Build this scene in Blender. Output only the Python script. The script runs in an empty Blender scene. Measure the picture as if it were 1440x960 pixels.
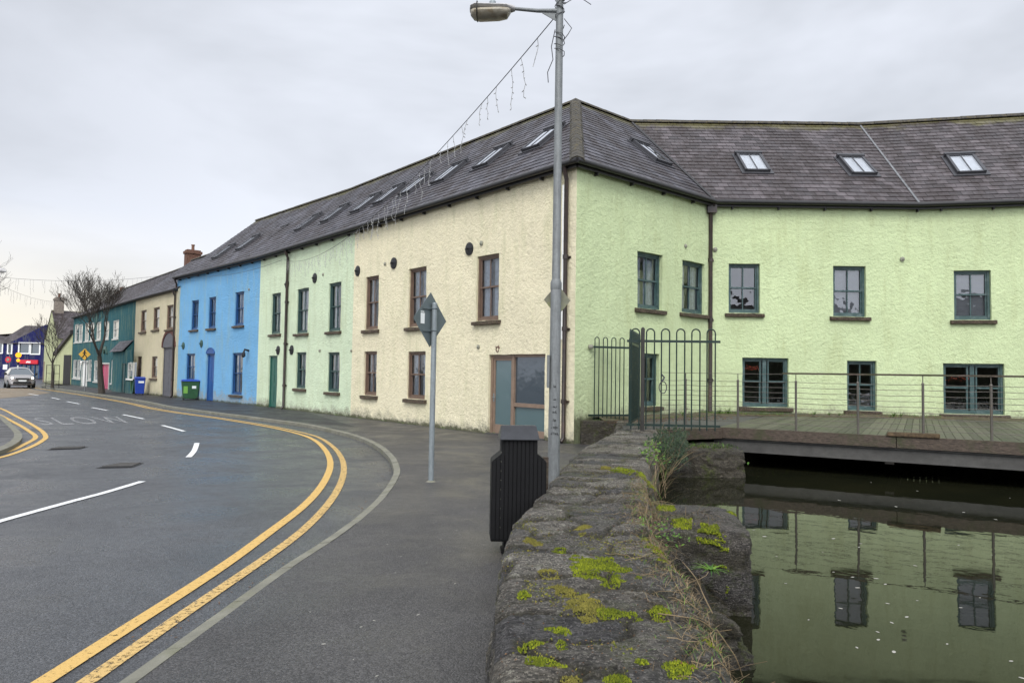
import bpy, bmesh, math, random
from mathutils import Vector, Matrix, noise
rnd = random.Random(7)
R = math.radians
sc = bpy.context.scene
COL = sc.collection

# ------------------------------------------------------------------ camera
F_PX, PITCH, ROLL, EYE = 1000.0, 0.045, 0.016, 1.65
cd = bpy.data.cameras.new('camera'); cam = bpy.data.objects.new('camera', cd); COL.objects.link(cam)
cd.sensor_width = 36; cd.lens = F_PX / 1440 * 36; cd.clip_end = 3000; cd.clip_start = 0.05
Mc = Matrix.Rotation(math.pi / 2 + PITCH, 4, 'X') @ Matrix.Rotation(ROLL, 4, 'Z')
cam.matrix_world = Matrix.Translation((0, 0, EYE)) @ Mc
sc.camera = cam
M3 = Mc.to_3x3()
EYEV = Vector((0, 0, EYE))
# survey helpers: a sight line measured on the photograph -> a point on a known surface of the place
def ray(u, v):
    return M3 @ Vector(((u - 720) / F_PX, (480 - v) / F_PX, -1.0))
def gnd(u, v, z=0.0):
    d = ray(u, v); k = (z - EYE) / d.z
    return EYEV + d * k
def at_y(u, v, y):
    d = ray(u, v); return EYEV + d * (y / d.y)
def at_h(u, v, h):           # plan point whose height h is seen at (u, v)
    d = ray(u, v); k = (h - EYE) / d.z; p = EYEV + d * k; return Vector((p.x, p.y))
def on_plane(u, v, p0, n):
    d = ray(u, v); k = (p0 - EYEV).dot(n) / d.dot(n); return EYEV + d * k

# ------------------------------------------------------------------ scene graph
def tag(o, label=None, cat=None, group=None, kind=None):
    if label: o['label'] = label
    if cat: o['category'] = cat
    if group: o['group'] = group
    if kind: o['kind'] = kind
    return o
def thing(name, label, cat, loc=(0, 0, 0), group=None):
    o = bpy.data.objects.new(name, None); o.empty_display_size = .2; COL.objects.link(o); o.location = loc
    return tag(o, label, cat, group)
def rootloc(o):
    while o.parent: o = o.parent
    return Vector(o.location)
class MB:
    def __init__(s): s.v = []; s.f = []; s.uv = {}; s.mi = []; s.cur = 0; s.sm = False
    def V(s, p): s.v.append((p[0], p[1], p[2])); return len(s.v) - 1
    def F(s, idx, uv=None):
        if uv: s.uv[len(s.f)] = uv
        s.f.append(tuple(idx)); s.mi.append(s.cur)
    def quad(s, a, b, c, d, uv=None): s.F([s.V(a), s.V(b), s.V(c), s.V(d)], uv)
    def poly(s, pts): s.F([s.V(p) for p in pts])
    def hexa(s, P):   # 8 points: bottom 4 ccw, top 4 ccw
        i = [s.V(p) for p in P]
        for q in ((3, 2, 1, 0), (4, 5, 6, 7), (0, 1, 5, 4), (1, 2, 6, 5), (2, 3, 7, 6), (3, 0, 4, 7)): s.F([i[k] for k in q])
    def box(s, x0, x1, y0, y1, z0, z1):
        s.hexa([(x0, y0, z0), (x1, y0, z0), (x1, y1, z0), (x0, y1, z0), (x0, y0, z1), (x1, y0, z1), (x1, y1, z1), (x0, y1, z1)])
    def fbox(s, F, s0, s1, d0, d1, z0, z1):   # box in a wall frame (d = outward)
        s.hexa([F.p(s0, d1, z0), F.p(s1, d1, z0), F.p(s1, d0, z0), F.p(s0, d0, z0), F.p(s0, d1, z1), F.p(s1, d1, z1), F.p(s1, d0, z1), F.p(s0, d0, z1)])
    def tube(s, pts, rad, n=8, caps=True, closed=False):
        pts = [Vector(p) for p in pts]; N = len(pts)
        if not hasattr(rad, '__len__'): rad = [rad] * N
        rings = []; up = None
        for i, p in enumerate(pts):
            a = pts[i - 1] if (i > 0 or closed) else p; b = pts[(i + 1) % N] if (i < N - 1 or closed) else p
            t = (b - a).normalized() if (b - a).length > 1e-9 else Vector((0, 0, 1))
            if up is None:
                up = Vector((0, 0, 1)) if abs(t.z) < .9 else Vector((1, 0, 0))
            x = t.cross(up)
            if x.length < 1e-5: x = t.cross(Vector((0, 1, 0)))
            x.normalize(); y = x.cross(t).normalized(); up = y
            rings.append([s.V(p + (x * math.cos(2 * math.pi * k / n) + y * math.sin(2 * math.pi * k / n)) * rad[i]) for k in range(n)])
        for i in range(N if closed else N - 1):
            A, B = rings[i], rings[(i + 1) % N]
            for k in range(n): s.F([A[k], A[(k + 1) % n], B[(k + 1) % n], B[k]])
        if caps and not closed:
            s.F(rings[0][::-1]); s.F(rings[-1])
    def lathe(s, c, prof, n=16, axis='z'):
        c = Vector(c); rings = []
        for r, h in prof:
            row = []
            for k in range(n):
                a = 2 * math.pi * k / n; x, y = r * math.cos(a), r * math.sin(a)
                row.append(s.V(c + Vector({'z': (x, y, h), 'y': (x, h, y), 'x': (h, x, y)}[axis])))
            rings.append(row)
        for A, B in zip(rings, rings[1:]):
            for k in range(n): s.F([A[k], A[(k + 1) % n], B[(k + 1) % n], B[k]])
        s.F(rings[0][::-1]); s.F(rings[-1])
    def prism(s, pts, z0, z1):
        a = [s.V((p[0], p[1], z0)) for p in pts]; b = [s.V((p[0], p[1], z1)) for p in pts]; n = len(pts)
        s.F(a[::-1]); s.F(b)
        for k in range(n): s.F([a[k], a[(k + 1) % n], b[(k + 1) % n], b[k]])
    def build(s, name, mats, parent=None, loc=None, smooth=False, recalc=True, bevel=0):
        me = bpy.data.meshes.new(name)
        off = rootloc(parent) if parent else Vector(loc or (0, 0, 0))
        me.from_pydata([(x - off.x, y - off.y, z - off.z) for x, y, z in s.v], [], s.f)
        if not isinstance(mats, (list, tuple)): mats = [mats]
        for m in mats: me.materials.append(m)
        me.polygons.foreach_set('material_index', s.mi)
        if s.uv:
            ul = me.uv_layers.new(name='UVMap')
            for fi, uv in s.uv.items():
                p = me.polygons[fi]
                for k, li in enumerate(p.loop_indices): ul.data[li].uv = uv[k]
        if recalc:
            bm = bmesh.new(); bm.from_mesh(me)
            bmesh.ops.recalc_face_normals(bm, faces=bm.faces)
            if bevel: bmesh.ops.bevel(bm, geom=bm.edges[:], offset=bevel, segments=2, affect='EDGES', clamp_overlap=True)
            bm.to_mesh(me); bm.free()
        if smooth:
            me.polygons.foreach_set('use_smooth', [True] * len(me.polygons))
            try: me.set_sharp_from_angle(angle=R(40))
            except Exception: pass
        o = bpy.data.objects.new(name, me); COL.objects.link(o)
        if parent: o.parent = parent
        else: o.location = off
        return o
class Frame:
    def __init__(s, A, B):
        s.A = Vector((A[0], A[1])); s.B = Vector((B[0], B[1])); d = s.B - s.A; s.L = d.length; s.t = d / s.L; s.n = Vector((s.t.y, -s.t.x))
    def p(s, a, d, z):
        q = s.A + s.t * a + s.n * d; return Vector((q.x, q.y, z))
    def sz(s, u, v, d=0.0):
        n3 = Vector((s.n.x, s.n.y, 0)); P = on_plane(u, v, s.p(0, d, 0), n3)
        return (Vector((P.x, P.y)) - s.A).dot(s.t), P.z
def copy_tree(o, parent=None):
    c = o.copy(); COL.objects.link(c); c.parent = parent
    for ch in list(o.children): copy_tree(ch, c)
    return c
def spline(P, m=8, closed=False):
    P = [Vector(p) for p in P]; out = []; n = len(P)
    for i in range(n - 1):
        p0 = P[max(i - 1, 0)]; p1 = P[i]; p2 = P[i + 1]; p3 = P[min(i + 2, n - 1)]
        for k in range(m):
            t = k / m
            out.append(.5 * ((2 * p1) + (p2 - p0) * t + (2 * p0 - 5 * p1 + 4 * p2 - p3) * t * t + (3 * p1 - p0 - 3 * p2 + p3) * t ** 3))
    out.append(P[-1]); return out
def offset_line(P, d):
    out = []
    for i, p in enumerate(P):
        a = P[max(i - 1, 0)]; b = P[min(i + 1, len(P) - 1)]; t = Vector((b[0] - a[0], b[1] - a[1])).normalized()
        out.append(Vector((p[0] + t.y * d, p[1] - t.x * d, p[2] if len(p) > 2 else 0)))
    return out

# ------------------------------------------------------------------ materials
class NT:
    def __init__(s, name):
        s.m = bpy.data.materials.new(name); s.m.use_nodes = True; s.t = s.m.node_tree; s.t.nodes.clear()
        s.out = s.n('ShaderNodeOutputMaterial')
    def n(s, typ, **kw):
        nd = s.t.nodes.new(typ)
        for k, v in kw.items(): setattr(nd, k, v)
        return nd
    def set(s, nd, **kw):
        for k, v in kw.items():
            i = nd.inputs[k.replace('_', ' ')] if k.replace('_', ' ') in nd.inputs else nd.inputs[int(k[1:])]
            if hasattr(v, 'is_output') or isinstance(v, bpy.types.NodeSocket): s.t.links.new(v, i)
            else: i.default_value = v
        return nd
    def coord(s, which='Object', scale=(1, 1, 1)):
        c = s.n('ShaderNodeTexCoord').outputs[which]
        if scale != (1, 1, 1):
            mp = s.n('ShaderNodeMapping'); s.set(mp, Vector=c, Scale=scale); c = mp.outputs[0]
        return c
    def noise(s, vec, scale, detail=4, rough=.6, dist=0):
        nd = s.n('ShaderNodeTexNoise'); s.set(nd, Vector=vec, Scale=scale, Detail=detail, Roughness=rough, Distortion=dist); return nd.outputs[0]
    def voro(s, vec, scale, feature='F1', out=0, rnd_=1):
        nd = s.n('ShaderNodeTexVoronoi', feature=feature); s.set(nd, Vector=vec, Scale=scale, Randomness=rnd_); return nd.outputs[out]
    def ramp(s, f, stops, interp='LINEAR'):
        nd = s.n('ShaderNodeValToRGB'); cr = nd.color_ramp; cr.interpolation = interp
        while len(cr.elements) < len(stops): cr.elements.new(.5)
        for e, (p, c) in zip(cr.elements, stops):
            e.position = p; e.color = c if hasattr(c, '__len__') and len(c) == 4 else ((c, c, c, 1) if not hasattr(c, '__len__') else (*c, 1))
        s.t.links.new(f, nd.inputs[0]); return nd.outputs[0]
    def mix(s, f, a, b, mode='MIX'):
        nd = s.n('ShaderNodeMix', data_type='RGBA', blend_type=mode)
        for sock, v in ((nd.inputs[0], f), (nd.inputs[6], a), (nd.inputs[7], b)):
            if isinstance(v, bpy.types.NodeSocket): s.t.links.new(v, sock)
            else: sock.default_value = v if not hasattr(v, '__len__') else ((*v, 1) if len(v) == 3 else v)
        return nd.outputs[2]
    def math(s, op, a, b=0.0, clamp=False):
        nd = s.n('ShaderNodeMath', operation=op, use_clamp=clamp)
        for sock, v in ((nd.inputs[0], a), (nd.inputs[1], b)):
            if isinstance(v, bpy.types.NodeSocket): s.t.links.new(v, sock)
            else: sock.default_value = v
        return nd.outputs[0]
    def sep(s, vec):
        nd = s.n('ShaderNodeSeparateXYZ'); s.t.links.new(vec, nd.inputs[0]); return nd.outputs
    def bump(s, h, dist=.02, strength=1.0, nrm=None):
        nd = s.n('ShaderNodeBump'); s.set(nd, Height=h, Distance=dist, Strength=strength)
        if nrm is not None: s.t.links.new(nrm, nd.inputs['Normal'])
        return nd.outputs[0]
    def bsdf(s, color, rough=.7, metal=0.0, normal=None, spec=.5, **kw):
        b = s.n('ShaderNodeBsdfPrincipled')
        for k, v in (('Base Color', color), ('Roughness', rough), ('Metallic', metal), ('Specular IOR Level', spec)):
            if isinstance(v, bpy.types.NodeSocket): s.t.links.new(v, b.inputs[k])
            else: b.inputs[k].default_value = (*v, 1) if hasattr(v, '__len__') and len(v) == 3 else v
        if normal is not None: s.t.links.new(normal, b.inputs['Normal'])
        for k, v in kw.items():
            b.inputs[k.replace('_', ' ')].default_value = v
        s.t.links.new(b.outputs[0], s.out.inputs[0]); return b
def rgb(h):   # sRGB hex -> linear
    h = h.lstrip('#'); return tuple((lambda c: c / 12.92 if c <= .04045 else ((c + .055) / 1.055) ** 2.4)(int(h[i:i + 2], 16) / 255) for i in (0, 2, 4))
def mul(c, k): return tuple(min(1, x * k) for x in c)

def plain(name, c, rough=.6, metal=0, var=.15, sc_=6, bump=0.0, bsc=40, spec=.5, dirt=None):
    t = NT(name); co = t.coord()
    n1 = t.noise(co, sc_, 5, .65)
    col = t.mix(t.ramp(n1, [(.3, 0.), (.7, 1.)]), mul(c, 1 - var), mul(c, 1 + var))
    if dirt:
        col = t.mix(t.ramp(t.noise(co, sc_ * .7 + 1.3, 6, .7), [(.5, 0.), (.68, .8)]), col, dirt)
    nr = t.bump(t.noise(co, bsc, 4, .6), bump) if bump else None
    t.bsdf(col, rough, metal, nr, spec); return t.m

def wall_mat(name, c, base_z=0.0, stain=(.20, .20, .13), rise=(1.25, .28), amount=1.0):
    t = NT(name); co = t.coord('Object')
    z = t.sep(t.n('ShaderNodeNewGeometry').outputs['Position'])[2]
    big = t.noise(co, .55, 5, .6); mid = t.noise(co, 3.5, 5, .65); fine = t.noise(co, 26, 4, .7)
    col = t.mix(t.ramp(big, [(.3, 0.), (.7, 1.)]), mul(c, .93), mul(c, 1.05))
    col = t.mix(t.ramp(mid, [(.45, 0.), (.75, .5)]), col, mul(c, .84))
    col = t.mix(t.ramp(fine, [(.56, 0.), (.74, .35)]), col, mul(c, .62))
    # rain streaks and algae: long vertical patches with a shape of their own
    mp = t.n('ShaderNodeMapping'); t.set(mp, Vector=co, Scale=(1.3, 1.3, .22)); st = t.noise(mp.outputs[0], 2.2, 5, .7)
    col = t.mix(t.ramp(st, [(.50, 0.), (.74, .6)]), col, t.mix(.5, mul(c, .8), (.42, .45, .2)))
    # damp, flaking paint along the foot of the wall
    zz = t.math('SUBTRACT', z, base_z)
    edge = t.math('ADD', t.math('MULTIPLY', t.noise(co, 1.6, 7, .78), rise[0]), -rise[1])
    d = t.math('SUBTRACT', edge, zz)
    dm = t.ramp(t.math('MULTIPLY', d, 1.6), [(.02, 0.), (.40, 1.)])
    foot = t.ramp(t.math('ADD', t.math('ADD', zz, .235), t.math('MULTIPLY', t.noise(co, 2.6, 7, .8), -.56)), [(.0, .85), (.07, 0.)])
    spl = t.ramp(t.noise(co, 17, 5, .7), [(.38, .25), (.62, 1.)])
    dm = t.math('MULTIPLY', t.math('MULTIPLY', dm, spl), amount)
    col = t.mix(dm, col, t.mix(t.ramp(mid, [(.4, 0.), (.6, 1.)]), stain, (.30, .28, .22)))
    col = t.mix(t.math('MULTIPLY', foot, amount), col, (.045, .05, .022))
    fl = t.ramp(t.noise(co, 9, 6, .8), [(.64, 0.), (.67, .7)])
    low = t.ramp(zz, [(.3, 1.), (1.0, .0)])
    col = t.mix(t.math('MULTIPLY', t.math('MULTIPLY', fl, low), amount), col, (.25, .23, .19))
    # roughcast
    h1 = t.voro(co, 17, 'SMOOTH_F1'); h2 = t.noise(co, 10, 6, .70, .35); h3 = t.noise(co, 60, 3, .6)
    h = t.math('ADD', t.math('MULTIPLY', h1, -.12), t.math('ADD', t.math('MULTIPLY', h2, 1.2), t.math('MULTIPLY', h3, .3)))
    t.bsdf(col, .9, 0, t.bump(h, .055, .9), .25); return t.m

def slate_mat(name, a, b, moss=.5):
    t = NT(name); uv = t.coord('UV'); co = t.coord('Object')
    br = t.n('ShaderNodeTexBrick', offset=.5, offset_frequency=2, squash=1, squash_frequency=2)
    t.set(br, Vector=uv, Color1=(.0, .0, .0, 1), Color2=(1, 1, 1, 1), Mortar=(.5, .5, .5, 1), Scale=1.0, Mortar_Size=.005, Mortar_Smooth=.1, Brick_Width=.31, Row_Height=.255)
    isl = t.n('ShaderNodeNewGeometry').outputs['Random Per Island']
    col = t.mix(isl, a, b)
    mp = t.n('ShaderNodeMapping'); t.set(mp, Vector=uv, Scale=(1.0, .38, 1)); st = t.noise(mp.outputs[0], 1.5, 6, .72, .3)
    col = t.mix(t.ramp(st, [(.43, 0.), (.57, .85)]), col, (.024, .015, .013))          # dark algae running down the slope
    col = t.mix(t.ramp(t.noise(uv, 14, 4, .7), [(.55, 0.), (.72, .5)]), col, (.19, .18, .18))  # lichen
    v = t.sep(uv)[1]
    mm = t.math('SUBTRACT', t.math('ADD', v, t.math('MULTIPLY', t.noise(uv, 1.1, 6, .75), 2.6)), 6.85)
    col = t.mix(t.math('MULTIPLY', t.ramp(mm, [(.0, 0.), (.4, 1.)]), moss), col, (.12, .11, .03))
    rr = t.ramp(t.noise(uv, 5, 4, .6), [(.3, .32), (.7, .62)])
    hh = t.noise(uv, 30, 4, .6)
    t.bsdf(col, rr, 0, t.bump(hh, .008, .9), .5); return t.m

def asphalt_mat(name, c, rough=.5, speck=1.0, patch=.3):
    t = NT(name); co = t.coord('Object')
    v = t.voro(co, 95, 'F1', 1); vs = t.sep(v)[0]
    col = t.mix(t.ramp(vs, [(.2, 0.), (.9, 1.)]), mul(c, .62), mul(c, 1.45))
    col = t.mix(t.ramp(vs, [(.93, 0.), (.97, speck)]), col, mul(c, 1.8))
    mp = t.n('ShaderNodeMapping'); t.set(mp, Vector=co, Scale=(.5, .25, 1)); big = t.noise(co, .45, 6, .65, .6)
    col = t.mix(t.ramp(big, [(.35, 0.), (.65, 1.)]), mul_node(t, col, 1 - patch), col)
    col = t.mix(t.ramp(t.noise(co, 7, 5, .7), [(.55, 0.), (.75, .35)]), col, mul(c, .6))
    rr = t.ramp(t.noise(co, .8, 6, .7, .5), [(.35, rough - .2), (.62, rough + .12)])
    d = t.voro(co, 95, 'F1', 0)
    h = t.math('ADD', t.math('MULTIPLY', d, -1.0), t.math('MULTIPLY', t.noise(co, 3, 4, .6), .8))
    t.bsdf(col, rr, 0, t.bump(h, .006, .8), .5); return t.m
def mul_node(t, col, k): return t.mix(1.0, col, (k, k, k), 'MULTIPLY')

def stone_mat(name, c=(.115, .112, .108), lichen=.6, moss=.35, wet=None, topz=None):
    t = NT(name); co = t.coord('Object')
    n1 = t.noise(co, 2.3, 7, .68, .4); n2 = t.noise(co, 14, 6, .7); n3 = t.noise(co, 60, 4, .65)
    mp = t.n('ShaderNodeMapping'); t.set(mp, Vector=co, Scale=(1.6, 5.0, 5), Rotation=(0, 0, .2)); lay = t.noise(mp.outputs[0], 2.2, 6, .7, 1.2)
    col = t.mix(t.ramp(n1, [(.32, 0.), (.66, 1.)]), mul(c, .62), mul(c, 1.25))
    col = t.mix(t.ramp(lay, [(.40, .8), (.56, 0.)]), col, mul((c[0] * 1.0, c[1] * .92, c[2] * .82), .62))
    col = t.mix(t.ramp(n2, [(.48, 0.), (.66, .85)]), col, mul(c, 2.1))
    col = t.mix(t.ramp(n3, [(.54, 0.), (.64, .75)]), col, mul(c, .28))
    col = t.mix(t.ramp(t.noise(co, 34, 3, .5), [(.66, 0.), (.72, .5)]), col, mul(c, 2.9))
    mg = t.n('ShaderNodeMapping'); t.set(mg, Vector=co, Scale=(1.0, 4.2, 4.2), Rotation=(0, 0, .15)); gr_ = t.noise(mg.outputs[0], 16, 6, .8, .3)
    col = t.mix(t.ramp(gr_, [(.40, .85), (.52, 0.)]), col, mul(c, .22))
    col = t.mix(t.ramp(gr_, [(.56, 0.), (.68, .75)]), col, mul((c[0], c[1] * .97, c[2] * .9), 2.3))
    sp_ = t.sep(t.voro(co, 130, 'F1', 1))[0]; col = t.mix(t.ramp(sp_, [(.0, .55), (.25, 0.)]), col, mul(c, .2)); col = t.mix(t.ramp(sp_, [(.84, 0.), (.9, .6)]), col, mul(c, 2.8))
    li = t.math('MULTIPLY', t.ramp(t.noise(co, 11, 5, .7), [(.60, 0.), (.63, 1.)]), t.math('MULTIPLY', t.ramp(n3, [(.42, 0.), (.5, 1.)]), t.ramp(n1, [(.4, .15), (.6, 1.)])))
    col = t.mix(t.math('MULTIPLY', li, lichen), col, (.36, .36, .32))
    sb = t.n('ShaderNodeAttribute', attribute_name='slab').outputs['Fac']
    col = t.mix(1.0, col, t.ramp(sb, [(.0, (.62, .62, .66)), (.35, (.95, .93, .9)), (.7, (1.25, 1.18, 1.05)), (1., (1.55, 1.5, 1.4))]), 'MULTIPLY')
    at = t.n('ShaderNodeAttribute', attribute_name='joint').outputs['Fac']
    jm = t.math('MULTIPLY', at, t.ramp(n2, [(.35, .5), (.6, 1.)]))
    col = t.mix(jm, col, t.mix(t.ramp(n3, [(.4, 0.), (.6, 1.)]), (.018, .016, .011), (.06, .055, .022)))
    mo = t.math('MULTIPLY', t.ramp(t.noise(co, 3.1, 7, .75, .3), [(.53, 0.), (.62, 1.)]), t.ramp(n2, [(.35, .4), (.55, 1.)]))
    col = t.mix(t.math('MULTIPLY', mo, moss), col, t.mix(t.ramp(n3, [(.4, 0.), (.6, 1.)]), (.05, .07, .012), (.12, .15, .02)))
    h = t.math('ADD', t.math('MULTIPLY', lay, 1.4), t.math('ADD', t.math('MULTIPLY', n2, 1.1), t.math('ADD', t.math('MULTIPLY', n3, .55), t.math('ADD', t.math('MULTIPLY', gr_, 1.3), t.math('MULTIPLY', t.noise(co, 150, 3, .7), .25)))))
    t.bsdf(col, t.ramp(n2, [(.3, .45), (.7, .8)]), 0, t.bump(h, .045, 1.0), .4); return t.m

def metal_mat(name, c, rough=.45, metal=.6, streak=.3, rust=None):
    t = NT(name); co = t.coord('Object')
    mp = t.n('ShaderNodeMapping'); t.set(mp, Vector=co, Scale=(8, 8, 1.2)); s_ = t.noise(mp.outputs[0], 3, 6, .7)
    vv = t.sep(t.voro(co, 38, 'F1', 1))[0]
    col = t.mix(t.ramp(s_, [(.3, 0.), (.7, 1.)]), mul(c, 1 - streak), mul(c, 1 + streak))
    col = t.mix(.25, col, t.mix(vv, mul(c, .7), mul(c, 1.3)))
    if rust: col = t.mix(t.ramp(t.noise(co, 9, 6, .75), [(.56, 0.), (.66, .85)]), col, rust)
    t.bsdf(col, t.ramp(s_, [(.3, rough - .1), (.7, rough + .15)]), metal, t.bump(t.noise(co, 70, 3, .6), .0015), .5); return t.m

def glass_mat(name, tint=(.9, .93, .95), refl=.06, trans=True, body=(.02, .025, .03), rough=.02):
    t = NT(name)
    fr = t.n('ShaderNodeFresnel'); fr.inputs[0].default_value = 1.52
    gl = t.n('ShaderNodeBsdfGlossy'); gl.inputs['Roughness'].default_value = rough; gl.inputs['Color'].default_value = (.95, .97, 1, 1)
    wob = t.bump(t.noise(t.coord('Object'), 2.2, 2, .5), .02, .35); t.t.links.new(wob, gl.inputs['Normal']); t.t.links.new(wob, fr.inputs['Normal'])
    if trans:
        b = t.n('ShaderNodeBsdfTransparent'); b.inputs[0].default_value = (*tint, 1)
    else:
        b = t.n('ShaderNodeBsdfDiffuse'); b.inputs[0].default_value = (*body, 1)
    mx = t.n('ShaderNodeMixShader'); f = t.math('ADD', t.math('MULTIPLY', fr.outputs[0], 1.6), refl, True)
    t.t.links.new(f, mx.inputs[0]); t.t.links.new(b.outputs[0], mx.inputs[1]); t.t.links.new(gl.outputs[0], mx.inputs[2])
    t.t.links.new(mx.outputs[0], t.out.inputs[0]); return t.m

def emit_mat(name, c, s):
    t = NT(name); e = t.n('ShaderNodeEmission'); e.inputs[0].default_value = (*c, 1); e.inputs[1].default_value = s
    t.t.links.new(e.outputs[0], t.out.inputs[0]); return t.m
def leaf_mat(name, a, b, rough=.6):
    t = NT(name); g = t.n('ShaderNodeNewGeometry').outputs['Random Per Island']; co = t.coord('Object')
    col = t.mix(g, a, b); col = t.mix(t.ramp(t.noise(co, 5, 4, .6), [(.4, 0.), (.65, .6)]), col, mul(a, .6))
    bs = t.bsdf(col, rough, 0, None, .3); return t.m

M = {}
M['cream'] = wall_mat('cream_roughcast', (.785, .72, .51), rise=(1.5, .42))
M['mint'] = wall_mat('mint_roughcast', (.63, .73, .52), rise=(1.6, .46))
M['blue'] = wall_mat('blue_roughcast', (.17, .395, .63), stain=(.27, .30, .30), rise=(2.9, .98), amount=1.0)
M['lime'] = wall_mat('lime_roughcast', (.575, .665, .39), .55, amount=.8)
M['cream2'] = wall_mat('pale_cream_render', (.58, .52, .36))
M['teal'] = wall_mat('teal_render', (.024, .10, .115), amount=.2)
M['lemon'] = wall_mat('lemon_render', (.46, .48, .28), amount=.6)
M['navy'] = wall_mat('navy_render', (.012, .014, .085), amount=.1)
M['slate'] = slate_mat('wet_slate', (.028, .027, .034), (.10, .096, .112), .6)
M['slate_r'] = slate_mat('weathered_slate', (.030, .024, .025), (.105, .088, .092), .6)
M['asphalt'] = asphalt_mat('road_asphalt', (.066, .068, .072), .39)
M['pave'] = asphalt_mat('pavement_asphalt', (.060, .0575, .056), .52, .8)
M['patchdark'] = asphalt_mat('dark_patch', (.03, .03, .032), .6)
M['buff'] = asphalt_mat('buff_surface', (.22, .17, .11), .6, .3)
M['soil'] = plain('bare_ground', (.09, .085, .06), .95, var=.3)
M['kerb'] = plain('kerb_concrete', (.17, .165, .13), .8, var=.25, sc_=3, bump=.004, bsc=60, dirt=(.13, .13, .08))
M['stone'] = stone_mat('grey_limestone', (.128, .122, .112), 1.0)
M['stone_dk'] = stone_mat('mossy_rubble', (.07, .064, .052), .3, .75)
M['boulder'] = stone_mat('boulder_stone', (.095, .09, .086), .3, .5)
M['sill'] = stone_mat('sill_stone', (.17, .125, .08), .2, .25)
M['gutter'] = plain('black_gutter', (.014, .013, .013), .45, var=.3)
M['pipe'] = plain('dark_downpipe', (.028, .02, .017), .4, var=.4, sc_=3, dirt=(.07, .04, .03))
M['brown_frame'] = plain('brown_window_paint', (.13, .085, .06), .5, var=.2)
M['brown_door'] = plain('brown_door_frame', (.20, .14, .10), .45, var=.15)
M['green_frame'] = plain('dark_green_window_paint', (.03, .065, .06), .45, var=.2)
M['teal_frame'] = plain('slate_green_window_paint', (.036, .072, .070), .45, var=.25, dirt=(.11, .15, .15))
M['blue_frame'] = plain('blue_window_paint', (.01, .055, .16), .4, var=.2)
M['white'] = plain('white_paint', (.78, .78, .74), .5, var=.05)
M['sash'] = plain('old_white_sash_paint', (.50, .50, .46), .5, var=.1)
M['greendoor'] = plain('green_door', (.02, .10, .075), .4, var=.15)
M['bluedoor'] = plain('blue_door', (.012, .07, .24), .4, var=.15)
M['greydoor'] = plain('grey_gate_boards', (.10, .10, .11), .6, var=.2)
M['pinkdoor'] = plain('pink_door', (.42, .06, .13), .4)
M['tanbrick'] = plain('red_brick_trim', (.10, .04, .03), .8, var=.4, sc_=12)
M['chim'] = plain('chimney_brick', (.12, .06, .04), .9, var=.5, sc_=9, bump=.01, bsc=14)
M['pot'] = plain('clay_pot', (.16, .08, .05), .8)
M['glass'] = glass_mat('window_glass')
M['skyglass'] = glass_mat('skylight_glass', refl=.28)
M['doorglass'] = glass_mat('frosted_glass', trans=False, body=(.065, .115, .12), rough=.2)
M['darkglass'] = glass_mat('dark_shop_glass', trans=False, body=(.035, .05, .062), rough=.08)
M['dark'] = plain('dark_interior', (.012, .012, .012), .9)
M['curtain'] = plain('net_curtain', (.52, .56, .60), .9, var=.25, sc_=9)
M['curtain_g'] = plain('grey_blind', (.33, .34, .35), .8, var=.1)
M['plate'] = plain('iron_wall_plate', (.012, .012, .013), .5, var=.3)
M['plate_g'] = plain('green_wall_plate', (.03, .075, .06), .5, var=.3)
M['vent'] = plain('grey_vent', (.23, .23, .18), .7, var=.3)
M['galv'] = metal_mat('galvanised_steel', (.155, .165, .165), .55, .2, .45)
M['galv_lt'] = metal_mat('galvanised_tube', (.22, .25, .26), .5, .3)
M['signback'] = plain('grey_sign_back', (.10, .125, .13), .45, var=.12)
M['algae'] = plain('algae_sign_back', (.20, .20, .14), .6, var=.3, sc_=5, dirt=(.22, .26, .04))
M['railgreen'] = metal_mat('green_railing_paint', (.005, .02, .016), .4, .1, .3, (.05, .06, .03))
M['railblack'] = plain('weathered_steel_flat', (.022, .02, .016), .5, var=.5, sc_=8)
M['steel'] = metal_mat('weathered_steel', (.11, .10, .085), .45, .4, .3, (.16, .12, .08))
M['wood'] = plain('wet_timber', (.062, .046, .034), .6, var=.75, sc_=5, bump=.004, bsc=30, dirt=(.06, .06, .035))
M['deckwood'] = plain('mossy_deck_boards', (.095, .09, .066), .75, var=.4, sc_=3.5, bump=.003, bsc=30, dirt=(.09, .10, .03))
def wood_mat(name, c, ang, sc3, isl=0.0):
    t = NT(name); co = t.coord(); mp = t.n('ShaderNodeMapping'); t.set(mp, Vector=co, Rotation=(0, 0, ang), Scale=sc3); g = t.noise(mp.outputs[0], 3.0, 7, .75, .4)
    col = t.mix(t.ramp(g, [(.32, 0.), (.68, 1.)]), mul(c, .35), mul(c, 1.7))
    col = t.mix(t.ramp(t.noise(co, 1.7, 6, .75), [(.48, 0.), (.62, .8)]), col, (c[0] * .6, c[1] * .95, c[2] * .45))
    if isl: col = t.mix(isl, col, t.mix(t.n('ShaderNodeNewGeometry').outputs['Random Per Island'], mul(c, .4), mul(c, 1.5)))
    t.bsdf(col, .6, 0, t.bump(g, .012, 1.0), .35); return t.m
M['wood'] = wood_mat('weathered_brown_timber', (.066, .049, .036), .52, (.7, 9, 14))
M['deckwood'] = wood_mat('mossy_deck_planks', (.085, .082, .058), .52, (8, .7, 8), .45)
M['concrete'] = plain('stained_concrete', (.062, .06, .055), .8, var=.4, sc_=2.2, bump=.006, bsc=14, dirt=(.05, .05, .045))
M['rot'] = plain('orange_lichen_timber', (.075, .05, .025), .9, var=.6, sc_=18, bump=.01, bsc=40)
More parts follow.
